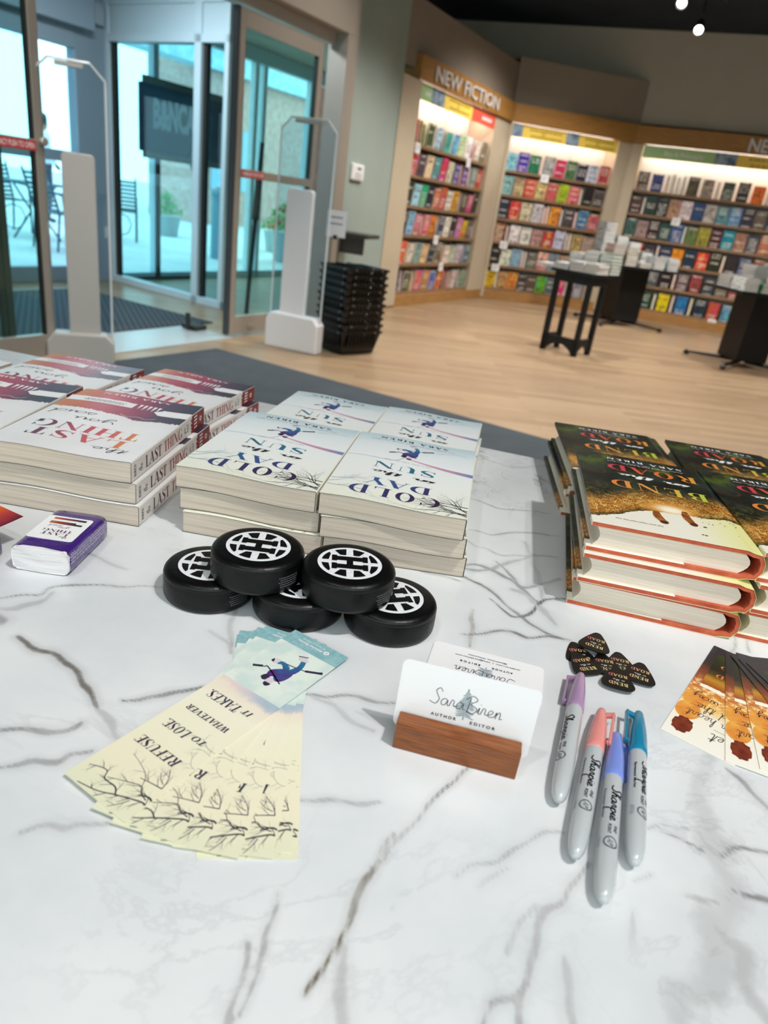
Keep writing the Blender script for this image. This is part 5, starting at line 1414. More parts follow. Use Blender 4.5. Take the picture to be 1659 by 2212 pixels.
# notice on a stand above the baskets
root = empty('notice_stand', (-.66, 5.62, 0), 0, 'white notice on a thin stand rising behind the black baskets', 'sign')
m = MB(); m.box((-.028, -.004, .02), (-.020, .004, .84)); m.box((.028, -.004, .02), (.036, .004, .84)); m.box((-.06, -.06, 0), (.068, .06, .02)); m.build('stand', pbr('stand_dark', '4a4844', .4, .5), root)
m = MB(); m.box((-.066, -.012, .775), (.078, -.005, .960)); m.mi = 1
put(m, lines(2, -.045, .050, .862, .045, .012, random.Random(9)), lambda a, b: (a, -.0125, b))
m.build('notice', [pbr('notice_white', 'e8e8ea', .4), INK2], root)
m = MB(); m.box((-.012, -.016, .76), (.020, -.010, .79)); m.build('clip', FRAMED, root)

# keypad, ledge on the grey-green wall
root = empty('alarm_keypad', (0, 0, 0), 0, 'white alarm keypad with small screen on the grey-green wall', 'keypad')
m = MB(); m.T = TG; m.box((.26, 0, 1.20), (.56, .025, 1.33)); m.build('housing', WHP, root, bevel=.008)
m = MB(); m.T = TG; m.box((.38, .025, 1.285), (.47, .027, 1.305)); m.build('screen', pbr('lcd', '5c7c96', .3), root)
m = MB(); m.T = TG
for i in range(4):
    for j in range(3): m.box((.33 + i * .045, .025, 1.215 + j * .018), (.36 + i * .045, .028, 1.227 + j * .018))
m.build('keys', pbr('keys_grey', 'c4c8cc', .5), root)
root = empty('wall_ledge', (0, 0, 0), 0, 'dark narrow shelf fixed on the grey-green wall above the baskets', 'shelf')
m = MB(); m.T = TG; m.box((.03, 0, .755), (.36, .30, .785)); m.build('board', pbr('dark_ledge', '3a3835', .5), root)
m = MB(); m.T = TG; m.prism([(.05, 0), (.08, 0), (.08, .26), (.05, .26)], .62, .755); m.build('bracket', pbr('dark_ledge', '3a3835', .5), root)
m = MB(); m.T = TG; m.box((0, 0, 0), (LG, .012, .10)); struct(m.build('baseboard_left', pbr('oak_trim', 'b08a55', .5)))
# ------------------------------------------------------------------ bookcases
def oak(name, a, b):
    return mottled(name, a, b, 6, .45, (1.2, 1.2, 14), 5)
OAK = oak('honey_oak', '93683a', 'ae8450'); OAKH = oak('honey_oak_header', '93682f', 'a97c42'); SHW = oak('shelf_edge_wood', '7c6045', '95775a')
BACKP = pbr('white_back_panel', 'd9d3cf', .7)
LED = pbr('led_strip', 'fff6ea', .5, emit='fff8f0', estr=26)
SHZ = (1.655, 1.360, 1.062, .765, .460, .150)
BAN = {'y': pbr('banner_yellow', 'f6d65c', .5), 'g': pbr('banner_green', 'a9d094', .5), 'r': pbr('banner_red', 'de5b48', .5), 'b': mottled('banner_blue', '33567e', 'a9bccb', 14, .5), 'p': pbr('banner_gap', '8a8074', .6)}
def bookcase(T, s0, s1, bay0, bay1, label, div, banners, sign, left_w):
    A = T @ Vector((s0, 0, 0)); root = empty('bookcase', (A.x, A.y, 0), 0, label, 'bookcase')
    X = Matrix.Translation((-A.x, -A.y, 0)) @ T
    dp = .34
    def part(name, boxes, mat, bevel=.002):
        m = MB(); m.T = X
        for a, b in boxes: m.box(a, b)
        return m.build(name, mat, root, bevel=bevel)
    part('side_panel', [((s0 - left_w, -dp, .02), (bay0, .02, 2.20))], BEIGE)
    part('side_panel', [((bay1, -dp, .02), (s1, .005, 2.20))], BEIGE)
    part('back_panel', [((bay0, -dp - .02, .05), (bay1, -dp, 2.20))], BACKP)
    for z in SHZ: part('shelf', [((bay0, -dp, z - .03), (bay1, -.02, z))], SHW, .001)
    part('base_kick', [((s0 - left_w, -dp, 0), (s1, .012, .12))], OAK)
    part('header', [((s0 - left_w * .1, -dp, 2.205), (s1 + .004, .04, 2.42))], OAKH, .003)
    part('light_strip', [((bay0 + .03, -.20, 2.170), (bay1 - .03, -.16, 2.180))], LED, 0)
    for d in div: part('divider', [((d - .012, -.30, .15), (d + .012, -.27, 2.18))], BACKP, 0)
    z0, z1 = 2.050, 2.198
    x = bay0 + .01; tot = bay1 - bay0 - .02
    for c_, fr, txt in banners:
        m = MB(); m.T = X; xe = x + tot * fr
        m.box((x, -.012, z0), (xe, .002, z1)); m.mi = 1
        if txt == 'bar': put(m, lines(1, .4, .85, 0, 1, 1, random.Random(5)), lambda u, v: (x + (xe - x) * u, .0025, z0 + .05 + .035 * v))
        elif txt:
            w_ = xe - x
            put(m, lines(2, .15, .9, 0, 1, .25, random.Random(5)), lambda u, v: (x + w_ * u, .0024, z0 + .025 + .07 * v)) if c_ == 'y' else None
            for t_, a, b, zz, hh in txt:
                g, wd = sans_text(t_); put(m, g, lambda u, v: (x + w_ * a + u / wd * w_ * (b - a), .0025, z0 + zz + v * hh))
        m.build('category_banner', [BAN[c_], WHT if c_ in 'gr' else pbr('banner_text', '8a6a2a', .5)], root); x = xe
    if sign:
        t_, a, b, zb, hh = sign; m = MB(); m.T = X; g, wd = sans_text(t_, .012)
        sc_ = (b - a) / wd
        for q in g:
            m.poly([(a + u * sc_, .060, zb + v * hh) for u, v in q])
            n = len(q)
            for i in range(n):
                (u, v), (u2, v2) = q[i], q[(i + 1) % n]
                m.poly([(a + u * sc_, .045, zb + v * hh), (a + u2 * sc_, .045, zb + v2 * hh), (a + u2 * sc_, .060, zb + v2 * hh), (a + u * sc_, .060, zb + v * hh)])
        m.build('sign_text', pbr('brushed_letters', 'd8d4d0', .35, .2), root)
    return root
YT = [('20', .42, .52, .050, .040)]
bookcase(T1, 0, L1, .06, 2.08, 'left oak topped bookcase under the NEW FICTION sign', (.60, 1.35), (('g', .13, 'bar'), ('b', .15, None), ('y', .37, YT), ('r', .35, 'bar')), ('NEW FICTION', .24, 1.98, 2.245, .130), .33)
bookcase(T2, 0, L2, .04, 1.56, 'middle bookcase at the back with yellow banners', (.53, 1.05), (('b', .09, None), ('y', .41, YT), ('b', .12, None), ('y', .38, YT)), None, 0)
bookcase(T3, 0, 3.4, .14, 3.3, 'right bookcase at the back with a green banner', (1.0, 1.95, 2.9), (('g', .29, [('Bios & Philosophy', .30, .85, .045, .055)]), ('b', .085, None), ('y', .28, YT), ('g', .345, None)), ('NEW', 1.405, 1.85, 2.235, .150), 0)
# ------------------------------------------------------------------ books on the shelves
def cover_mat():
    t = NT('shelf_book_cover'); g = t.gen(); oi = t.n('ShaderNodeObjectInfo'); base = oi.outputs['Color']; rnd = oi.outputs['Random']
    s_ = t.sep(g)
    off = t.n('ShaderNodeCombineXYZ'); t.l(t.math('MULTIPLY', rnd, 37.0), off.inputs[0]); t.l(t.math('MULTIPLY', rnd, 91.0), off.inputs[2])
    ad = t.n('ShaderNodeVectorMath', operation='ADD'); t.l(g, ad.inputs[0]); t.l(off.outputs[0], ad.inputs[1]); v = ad.outputs[0]
    hsv = t.n('ShaderNodeHueSaturation'); t.l(base, hsv.inputs['Color']); t.l(t.math('ADD', .38, t.math('MULTIPLY', rnd, .24)), hsv.inputs['Hue']); hsv.inputs['Value'].default_value = 1.25
    lum = t.n('ShaderNodeRGBToBW'); t.l(base, lum.inputs[0])
    n = t.noise(t.scale(v, 1, 1, .8), 2.6, 3, .55, .6)
    c = t.mix(t.math('MULTIPLY', t.map(n, .52, .60), .8), base, hsv.outputs[0])
    dk = t.mix(1.0, base, srgb('70707a'), 'MULTIPLY'); c = t.mix(t.math('MULTIPLY', t.map(t.noise(v, 4.3, 2), .55, .62), .75), c, dk)
    # title lines
    row = t.math('FRACT', t.math('ADD', t.math('MULTIPLY', s_[2], 6.5), t.math('MULTIPLY', rnd, 3.0)))
    rid = t.math('FLOOR', t.math('ADD', t.math('MULTIPLY', s_[2], 6.5), t.math('MULTIPLY', rnd, 3.0)))
    wn = t.n('ShaderNodeTexWhiteNoise', noise_dimensions='2D'); cb = t.n('ShaderNodeCombineXYZ'); t.l(rid, cb.inputs[0]); t.l(rnd, cb.inputs[1]); t.l(cb.outputs[0], wn.inputs['Vector'])
    on = t.math('MULTIPLY', t.math('GREATER_THAN', wn.outputs[0], .52), t.math('MULTIPLY', t.math('GREATER_THAN', row, .25), t.math('LESS_THAN', row, .80)))
    letters = t.map(t.noise(t.scale(v, 16, 1, 3), 1, 1), .44, .52)
    mar = t.math('LESS_THAN', t.math('ABSOLUTE', t.math('SUBTRACT', s_[0], .5)), .36)
    tx = t.math('MULTIPLY', on, t.math('MULTIPLY', letters, mar))
    inkc = t.mix(t.math('GREATER_THAN', lum.outputs[0], .30), srgb('ece6da'), srgb('2b2426'))
    t.col(t.mix(t.math('MULTIPLY', tx, .85), c, inkc)); t.b.inputs['Roughness'].default_value = .38
    return t.mat
COVM = cover_mat(); PGW = pbr('shelf_book_pages', 'e4ddcf', .8)
def unit_book(pagec):
    m = MB(); m.box((-.5, -.5, 0), (.5, -.40, 1)); m.box((-.5, .40, 0), (.5, .5, 1)); m.box((-.5, -.40, 0), (-.44, .40, 1)); m.mi = 1; m.box((-.44, -.40, .012), (.47, .40, .985))
    return m.mesh('book', [COVM, pagec])
UB = unit_book(PGW)
first = {}
def color_name(h):
    r, g, b = [int(h[i:i + 2], 16) for i in (0, 2, 4)]
    mx, mn = max(r, g, b), min(r, g, b); d = mx - mn
    if d < 28: return 'white' if mx > 205 else ('light grey' if mx > 150 else ('grey' if mx > 90 else 'black'))
    hue = (60 * (((g - b) / d) % 6) if mx == r else (60 * ((b - r) / d + 2) if mx == g else 60 * ((r - g) / d + 4)))
    pre = 'dark ' if mx < 105 else ('pale ' if d < 60 and mx > 185 else '')
    for lim, nm in ((18, 'red'), (42, 'orange' if mx > 170 else 'brown'), (68, 'yellow' if mx > 150 else 'olive'), (160, 'green'), (195, 'teal'), (250, 'blue'), (290, 'purple'), (345, 'pink' if mx > 150 else 'plum'), (361, 'red')):
        if hue < lim: return pre + nm
ordn = ['first', 'second', 'third', 'fourth', 'fifth', 'sixth', 'seventh', 'eighth', 'ninth', 'tenth', 'eleventh', 'twelfth', 'thirteenth', 'fourteenth', 'fifteenth', 'sixteenth', 'seventeenth', 'eighteenth', 'nineteenth', 'twentieth', 'twenty-first', 'twenty-second', 'twenty-third', 'twenty-fourth']
rows_n = ['top', 'second', 'third', 'fourth', 'fifth', 'bottom']
R9 = random.Random(17)
def row_books(T, x0, x1, ri, spec, case):
    items = spec.split()
    nat = [(.034 if it[0] == 's' else .150) for it in items]
    slack = (x1 - x0 - sum(nat)) / len(nat); k_ = 1.0
    if slack < .002: k_ = (x1 - x0 - .002 * len(nat)) / sum(nat); slack = .002
    x = x0 + slack / 2; z = SHZ[ri]
    for i, (it, w_) in enumerate(zip(items, nat)):
        w_ *= k_; h_ = R9.uniform(.205, .238); col = it[1:]
        o = bpy.data.objects.new('book', UB); link(o)
        o.color = srgb(col)
        if it[0] == 's':
            dpt = .145; o.scale = (dpt, max(w_ * .92, .02), h_)
            M_ = T @ Matrix.Translation((x + w_ / 2, -.055 - dpt / 2, z + .0005)) @ Matrix.Rotation(math.radians(-90), 4, 'Z') @ Matrix.Rotation(math.radians(180), 4, 'Z')
            if R9.random() < .5: pass
            desc = 'spine out'
        else:
            ww = min(w_ * .97, .155); o.scale = (ww, R9.uniform(.022, .036), h_)
            M_ = T @ Matrix.Translation((x + w_ / 2, -.075, z + .004)) @ Matrix.Rotation(math.radians(R9.uniform(-2, 2)), 4, 'Z') @ Matrix.Rotation(math.radians(180), 4, 'Z') @ Matrix.Rotation(math.radians(7), 4, 'X')
            desc = 'facing out'
        sc_ = o.scale.copy(); o.matrix_world = M_ @ Matrix.Diagonal((*sc_, 1))
        cn = color_name(col)
        tag(o, '%s book %s, %s from left, %s shelf, %s' % (cn, desc, ordn[i], rows_n[ri], case), 'book', 'books on the %s shelf of the %s' % (rows_n[ri], case))
        x += w_ + slack
U1 = ['s3a3348 se8a080 sd0404a s98a030 s98a030 f4a6040 fb8dcec s3a5a60 f50b0a8 f6aa8d8 fc8e0b0 ff4f4f4 sc04050 ff0e8d8 f8a8468',
 's7a6aa0 fc03c30 f5a4a58 ff0dcb0 f58a0a0 fd83850 ff0e4c8 f6058a0 se08860 f8060a0 se8d8c0 f9aaaa8 fc83c3c',
 'se8e0d0 f2c3c34 fa8d8f0 f10a878 f283040 fd07060 fc86838 fe8e0d0 fd8b030 sc07060 s302820 f504838 fd04880 f3c3430',
 'f202020 f90c8e8 fc87878 sb03030 fd86070 fe08030 s38343c f404c68 ff4f0e0 f352c30 fc878b0 ff0d020 f606458 sc09090',
 's284878 fe07030 fd8d0c0 f88a8a0 fe8c090 f303848 f787058 sa84830 ff0dcd0 fc8d8c0 fd8c8d8 s4050a0 f608090',
 's708078 s101010 sb8a0b8 f606050 sc8b850 fd84880 fc08850 f6058b0 fd85040 s402820 sb03020 sc89078 fe0c8c8 s90a890 f8aa48a']
U2 = ['f88c0d8 f4838a8 f287858 se0a0b8 f909494 fd03860 f507850 f283048 fc8d0e0 fc05048',
 'f90c0c0 fc0a080 fd05848 fe0b888 fc06050 fb0c830 fd86870 s907050 f282424 f58504c',
 'f303448 fd83848 fd8d0b0 fd0ccd0 se090b0 se04028 fe89040 s302848 f504c50 sc02840 f4890a8 fc05870',
 'fa06040 s902c60 ff0e8ec fe8e8e0 fc09890 fc82848 fc8c8e0 sa08088 sd0c0b0 fc0a870 fb0a090',
 'f282828 fe8ecd8 f90b8d0 sc84038 s405870 f707068 fe0a0a0 f90a0a8 fb09080 f707880 f503838',
 'fe8c820 s506048 fc09060 fe08840 f504848 f605448 f70b030 f607070 fe03880 fd0c0c0 f9090a0']
U3 = ['f604040 f405088 sa84030 s304038 se8ecf0 s1c6070 f605040 fb8ac98 s702028 f485c50 f302c30 ff07820 s40382c fd8d8d0 f3c2858 f8090a0 fa05040 f304870 fc0b080 f505050 f703040 f908060',
 'f584038 s907860 f284038 f202c34 fc09878 fe8d8dc f305080 fc8c0b8 f6090a0 f6898c8 f403448 f706058 f3c5060 fa08068 f504030 f405070 fb0a090 f604848',
 'f486860 fa89088 f382028 f285050 f405898 s608078 f607848 fa8a040 f502024 f1890a8 fa87868 f404858 fc08850 f506070 f903c40 f606860 f304058 fa89878',
 'f503c30 fc04820 f403c44 sc09090 f304060 ff09820 f183848 fe03838 f283020 sd06058 f302c30 f506080 f8a4030 f405048 fb89060 f703848 f304858 f908878',
 'fd09828 fb07058 sb03820 sd09020 f505860 f281c20 sc02848 f705860 f904040 f304050 f807868 fa05050 f405060 f506858 fb09860 f603040 f385070 f806858',
 'f6c4040 f382878 s484840 f0c5030 s90b090 fe8d820 sc06058 f2870b0 sc0b840 f203048 fc85840 f6090b8 f806050 f304858 f905848 f506068 fa88858 f403c48 f705850']
for ri in range(6):
    row_books(T1, .07, 2.07, ri, U1[ri], 'left bookcase')
    row_books(T2, .05, 1.55, ri, U2[ri], 'middle bookcase')
    row_books(T3, .15, 2.05, ri, ' '.join(U3[ri].split()[:(14 if ri == 0 else 13)]), 'right bookcase')
# little white shelf cards
SCARD = pbr('shelf_card_white', 'f2f2f2', .5)
for T, s_, ri, txt in ((T1, .20, 0, 'left bookcase, top shelf, left end'), (T1, 1.52, 0, 'left bookcase, top shelf, right half'), (T1, .95, 3, 'left bookcase, fourth shelf'), (T1, 1.20, 4, 'left bookcase, fifth shelf'),
                       (T2, .62, 0, 'middle bookcase, top shelf'), (T2, .22, 3, 'middle bookcase, fourth shelf'), (T2, .16, 4, 'middle bookcase, fifth shelf'), (T3, .80, 1, 'right bookcase, second shelf'), (T3, 1.62, 5, 'right bookcase, bottom shelf')):
    m = MB(); m.T = T; z = SHZ[ri]; m.box((s_ - .055, -.018, z - .085), (s_ + .055, -.014, z + .01)); m.mi = 1
    for k in range(3): m.box((s_ - .04, -.0142, z - .02 - k * .02), (s_ + .04 - .015 * k, -.0135, z - .014 - k * .02))
    o = m.build('shelf_card', [SCARD, INK2]); tag(o, 'small white price card hanging on the ' + txt, 'card', 'white cards on the shelf edges')
# ------------------------------------------------------------------ display tables with stacked books
BW = mottled('black_stained_wood', '07080a', '0f1114', 30, .45)
def trestle_table():
    root = empty('display_table', (1.228, 6.712, 0), 0, 'black display table with open arched legs piled with books', 'display table')
    e1 = Vector((.775, -.632)); T = wallT((0, 0), e1); a, b = .373, .310   # x along e1, y towards camera side
    T2_ = T
    def Q(x, y): return (x, -y)
    m = MB(); m.T = T; m.box((-.03, -b - .03, .70), (a + .03, .03, .725)); m.build('tabletop', BW, root, bevel=.002)
    m = MB(); m.T = T; m.box((0, -b, .62), (a, 0, .70)); m.build('apron', BW, root)
    for x in (0, a - .045):
        for y in (-b, -.045):
            q = MB(); q.T = T; q.box((x, y, 0), (x + .045, y + .045, .62)); q.build('leg', BW, root, bevel=.002)
    def arch(p0, p1, axis):
        pts = [(0, 0), (.03, 0)]; L_ = p1 - p0
        for k in range(11):
            s_ = k / 10; pts.append((.04 + (L_ - .08) * s_, .085 * math.sin(math.pi * s_) ** .7))
        pts += [(L_ - .03, 0), (L_, 0), (L_, .15), (0, .15)]
        return pts
    q = MB(); q.T = T; q.extr(arch(0, a, 0), lambda x, z: (x, -.010, z), lambda x, z: (x, -.035, z)); q.build('arched_rail', BW, root, fix=True)
    q = MB(); q.T = T; q.extr(arch(0, b, 0), lambda x, z: (a - .010, -x, z), lambda x, z: (a - .035, -x, z)); q.build('arched_rail', BW, root, fix=True)
    q = MB(); q.T = T; q.extr(arch(0, b, 0), lambda x, z: (.010, -x, z), lambda x, z: (.035, -x, z)); q.build('arched_rail', BW, root, fix=True)
    return root, T
tA, TA = trestle_table()
def pedestal(loc, az, cw, cd, top, tw, td, label, foot):
    root = empty('display_table', (*loc, 0), math.radians(az), label, 'display table')
    m = MB(); m.box((-tw / 2, -td / 2, top - .03), (tw / 2, td / 2, top)); m.build('tabletop', BW, root, bevel=.003)
    m = MB(); m.prism([(-cw / 2, -cd / 2), (cw / 2, -cd / 2), (cw / 2, cd / 2), (-cw / 2, cd / 2)], .07, top - .03); m.build('column', BW, root, bevel=.003)
    for sx, sy in foot:
        q = MB(); q.tube((sx * .03, sy * .03, .055), (sx * cw * .5 + sx * .24, sy * cd * .5 + sy * .18, .030), .022, 8, .014); q.tube((sx * cw * .5 + sx * .22, sy * cd * .5 + sy * .17, 0), (sx * cw * .5 + sx * .25, sy * cd * .5 + sy * .19, .040), .026, 8); q.build('foot', BW, root)
    return root
tB = pedestal((2.66, 9.50), 14, .36, .36, .735, .92, .70, 'black pedestal display table at the back piled with books', ((1, -1), (1, 1), (-1, 1), (-1, -1)))
tC = pedestal((3.42, 7.42), 10, .34, .34, .735, .90, .70, 'black pedestal display table at the right edge piled with books', ((1, -1), (-1, -1), (-1, 1), (1, 1)))
PG2 = mottled('page_edges_white', 'bdbab4', 'd6d3cc', 120, .7, (1, 1, 9)); 
def flat_book(pm):
    m = MB(); m.box((-.5, -.5, 0), (.5, .5, .10)); m.box((-.5, -.5, .90), (.5, .5, 1)); m.box((-.5, -.5, .10), (-.46, .5, .90)); m.mi = 1; m.box((-.46, -.48, .10), (.48, .48, .90))
    return m.mesh('book', [COVM, pm])
FB = flat_book(PG2)
R5 = random.Random(31)
STUFF = MB(); STUFF_COL = []
def pile(T, x, y, z0, n, col, where, w_=.15, d_=.22, th=.028, rz=0, single=True):
    z = z0
    if not single:
        for k in range(n):
            t_ = th * R5.uniform(.9, 1.1); STUFF.T = T @ Matrix.Translation((x + R5.uniform(-.004, .004), y + R5.uniform(-.004, .004), z + .0005)) @ Matrix.Rotation(math.radians(R5.uniform(-2, 2)), 4, 'Z')
            STUFF.mi = 1; STUFF.box((-w_ / 2, -d_ / 2, 0), (w_ / 2, d_ / 2, t_ * .1)); STUFF.box((-w_ / 2, -d_ / 2, t_ * .9), (w_ / 2, d_ / 2, t_)); STUFF.mi = 0; STUFF.box((-w_ * .46, -d_ * .48, t_ * .1), (w_ * .48, d_ * .48, t_ * .9)); z += t_ + .0008
        return
    for k in range(n):
        o = bpy.data.objects.new('book', FB); link(o); o.color = srgb(col); t_ = th * R5.uniform(.9, 1.1)
        o.matrix_world = T @ Matrix.Translation((x + R5.uniform(-.004, .004), y + R5.uniform(-.004, .004), z + .0005)) @ Matrix.Rotation(math.radians(rz + R5.uniform(-2, 2)), 4, 'Z') @ Matrix.Diagonal((w_, d_, t_, 1))
        z += t_ + .0008
        pos = 'only book' if n == 1 else ('top' if k == n - 1 else ('bottom' if k == 0 else '%s from the bottom' % ordn[k]))
        tag(o, '%s book, %s of %s' % (color_name(col), pos, where), 'book', 'books piled on the display tables')
ZT = .726
TA_ = Matrix.Translation((1.228, 6.712, 0)) @ TA
pile(TA_, .055, -.09, ZT, 2, 'a8b0b8', 'the front left pile, arched table'); pile(TA_, .205, -.09, ZT, 3, 'a4a8ac', 'the front middle pile, arched table', .14); pile(TA_, .345, -.09, ZT, 3, 'b4b0aa', 'the front right pile, arched table', .13)
pile(TA_, .05, -.33, ZT, 5, '8c8478', 'the rear left pile, arched table', .14, .20); pile(TA_, .20, -.33, ZT, 6, '9c9890', 'the rear middle pile, arched table', .14, .20)
pile(TA_, -.11, -.10, ZT, 1, 'c8ccd0', 'the pile overhanging left of the arched table', .17, .24)
pile(TA_, .345, -.33, ZT, 6, '0c6b58', 'the green pile behind the arched table', .13, .20)
ZP = .736
TB_ = Matrix.Translation((2.66, 9.50, 0)) @ Matrix.Rotation(math.radians(14), 4, 'Z')
for (x, y, n, c_, wh_) in ((-.39, -.22, 8, 'a89a98', 'the pinkish front pile'), (-.20, -.22, 7, '9a917c', 'the tan front pile'), (.00, -.23, 2, 'b8b4ac', 'the low front pile'), (.19, -.22, 5, 'a0a8a8', 'the fourth front pile'), (.375, -.22, 5, '9fa8ac', 'the front right pile'), (-.38, .12, 16, '8f979d', 'the tallest rear pile'), (-.19, .12, 11, '989ca0', 'the second rear pile'), (.0, .12, 9, '90989c', 'the third rear pile'), (.19, .12, 6, 'c05028', 'the orange rear pile')):
    pile(TB_, x, y, ZP, n, c_, wh_ + ', back pedestal table', single=(y < 0 or n > 12))
TC_ = Matrix.Translation((3.42, 7.42, 0)) @ Matrix.Rotation(math.radians(10), 4, 'Z')
for (x, y, n, c_, wh_) in ((-.36, -.22, 4, 'c6ced0', 'the front left pile'), (-.19, -.24, 3, '2f6b48', 'the green front pile'), (-.01, -.24, 5, 'd4d2cc', 'the middle front pile'), (.17, -.24, 7, 'd8d6d0', 'the right front pile'), (.35, -.24, 7, 'cfccc4', 'the far right pile'), (-.30, .12, 4, 'c8d0d2', 'the rear left pile'), (-.08, .12, 8, 'ccd2d4', 'the rear middle pile'), (.14, .12, 9, 'd0d0cc', 'the rear right pile')):
    if x < .3: pile(TC_, x, y, ZP, n, c_, wh_ + ', right pedestal table', single=(y < 0 and x < 0))
STUFF.T = None
o = STUFF.build('book_piles', [PG2, pbr('plain_cover_grey', '8f9498', .5)]); tag(o, 'many small piles of books filling the rest of the rear display tables', 'books', None, 'stuff')

# ------------------------------------------------------------------ track lamps
LENS = pbr('lamp_lens', 'ffffff', .3, emit='fff4dc', estr=60)
def track_lamp(x, y, label, tgt):
    root = empty('track_lamp', (x, y, 3.02), 0, label, 'track lamp', 'black track lamps under the dark ceiling')
    m = MB(); m.box((-.02, -.02, .36), (.02, .02, .48)); m.path([(0, 0, .36), (0, 0, .12)], .010, 8); m.build('stem', BW, root)
    d = (Vector(tgt) - Vector((x, y, 3.02))).normalized()
    h = MB(); h.T = d.to_track_quat('Z', 'Y').to_matrix().to_4x4(); h.lathe([(.0005, -.13), (.035, -.13), (.042, -.10), (.050, .0), (.052, .045), (.046, .045), (.044, .03), (.0005, .03)], 20); h.build('lamp_head', BW, root, fix=True)
    l_ = MB(); l_.T = h.T; l_.lathe([(.0005, .032), (.036, .032), (.036, .037), (.0005, .039)], 16); l_.build('lens', LENS, root, fix=True)
track_lamp(1.99, 7.64, 'black track lamp at the very top of the photo, its lens alight', (1.0, 4.5, .5))
track_lamp(2.42, 8.42, 'black track lamp hanging lower, brightly lit, above the right bookcase', (1.3, 4.5, .3))
m = MB(); m.T = wallT((1.2, 6.2), (.48, .87)); m.box((0, -.02, 3.46), (3.4, .02, 3.495)); o = m.build('lamp_track', BW); tag(o, 'thin black ceiling track carrying the spot lamps', 'lamp track')

# ------------------------------------------------------------------ cafe sign behind the side glass
NAVY = mottled('navy_board', '27374a', '31435a', 5, .5)
root = empty('cafe_sign', (0, 0, 0), 0, 'dark blue hanging cafe sign board with pale letters behind the side glass', 'sign')
TS = wallT(FA + NV * .30, U)
m = MB(); m.T = TS; m.box((.125, -.02, 1.205), (1.30, .02, 1.765)); m.build('board', NAVY, root)
m = MB(); m.T = TS; m.box((.165, -.015, 1.765), (1.26, .015, 1.825)); m.box((.165, -.015, 1.15), (1.26, .015, 1.205)); m.build('wood_edge', pbr('sign_edge', '6d6a60', .6), root)
m = MB(); m.T = TS; g, wd = sans_text('B&NCAFE', .05); put(m, g, lambda x, y: (.26 + x / wd * .70, .0205, 1.425 + y * .225)); m.build('lettering', pbr('sign_letters_grey', 'b4bcc2', .5), root)
m = MB(); m.T = TS @ Matrix.Translation((.86, .03, 1.19)); m.lathe([(.0005, 0), (.140, 0), (.140, .010), (.0005, .010)], 40, 'y'); m.build('round_emblem', pbr('emblem_green', '2c5a4c', .5), root, fix=True)
m = MB(); m.T = TS @ Matrix.Translation((.86, .042, 1.19)); put(m, ring(0, 0, .134, .134, .126, .126, 0, 0, 360, 36) + ring(0, 0, .066, .066, .060, .060, 0, 0, 360, 30), lambda x, y: (x, 0, y))
put(m, [[(-.018, -.05), (.018, -.05), (.030, .01), (.012, .045), (-.012, .045), (-.030, .01)]] + [[(a, .04), (a + .010, .04), (a + .005, .058)] for a in (-.016, -.005, .006)], lambda x, y: (x, 0, y)); m.build('emblem_print', pbr('emblem_pale', '8fb0a6', .5), root)
m = MB(); m.T = TS; m.tube((.3, 0, 1.82), (.3, 0, 2.42), .004, 6); m.tube((.9, 0, 1.82), (.9, 0, 2.42), .004, 6); m.build('hanging_rods', FRAMED, root)

# leaning black pole and door stop seen through the right leaf
root = empty('leaning_pole', (0, 0, 0), 0, 'black pole leaning behind the right door glass', 'pole')
m = MB(); m.T = TI; m.tube((.62, -.35, .02), (.84, -.45, 1.36), .018, 10); m.build('pole', pbr('pole_black', '22262b', .35), root)
m = MB(); m.T = TI; m.tube((.745, -.405, .80), (.80, -.432, 1.12), .028, 10); m.build('grip', FRAMED, root)
o = empty('door_stop', (0, 0, 0), 0, 'small black metal floor bracket at the foot of the right door', 'door stop')
m = MB(); m.T = TI; m.box((-.10, -.36, .012), (.02, -.22, .04)); m.box((-.12, -.30, .012), (-.10, -.27, .13)); m.build('bracket', FRAMED, o)

# ------------------------------------------------------------------ outside
m = MB(); m.T = TF; m.box((-40, -40, -.06), (40, -.2, -.03)); struct(m.build('ground_outside', mottled('pale_pavement', 'b9bdbd', 'cfd2d0', 1.5, .8)))
BRK = mottled('far_brick', 'b08a80', 'c8aaa0', 9, .9); STN = mottled('blue_grey_stone', '8fb9c8', 'b9d8e0', 7, .9)
root = empty('building', (0, 0, 0), 0, 'brick building with stone band across the street', 'building')
m = MB(); m.T = TF; m.box((8.8, -9.0, -.03), (18, -7.2, 6)); m.build('brick_wall', BRK, root)
m = MB(); m.T = TF; m.box((5.2, -7.6, 3.3), (18, -7.0, 4.3)); m.build('stone_band', STN, root)
m = MB(); m.T = TF; m.box((9.1, -7.25, .8), (9.8, -7.18, 2.2)); m.box((10.2, -7.25, .8), (11, -7.18, 2.2)); m.build('window', pbr('far_window', '8fb4c4', .1), root)
CAN = mottled('canopy_stone', '4c8098', '74a3b6', 7, .9)
o = empty('canopy', (0, 0, 0), 0, 'blue grey stone canopy outside above the outer door', 'canopy')
m = MB(); m.T = TF; m.box((-9, -2.6, 1.92), (-1.2, -1.6, 3.4)); m.build('canopy_face', CAN, o)
for s_ in (-8.8, -5.6):
    m = MB(); m.T = TF; m.box((s_ - .12, -2.4, 0), (s_ + .12, -2.1, 1.92)); m.build('canopy_post', CAN, o)
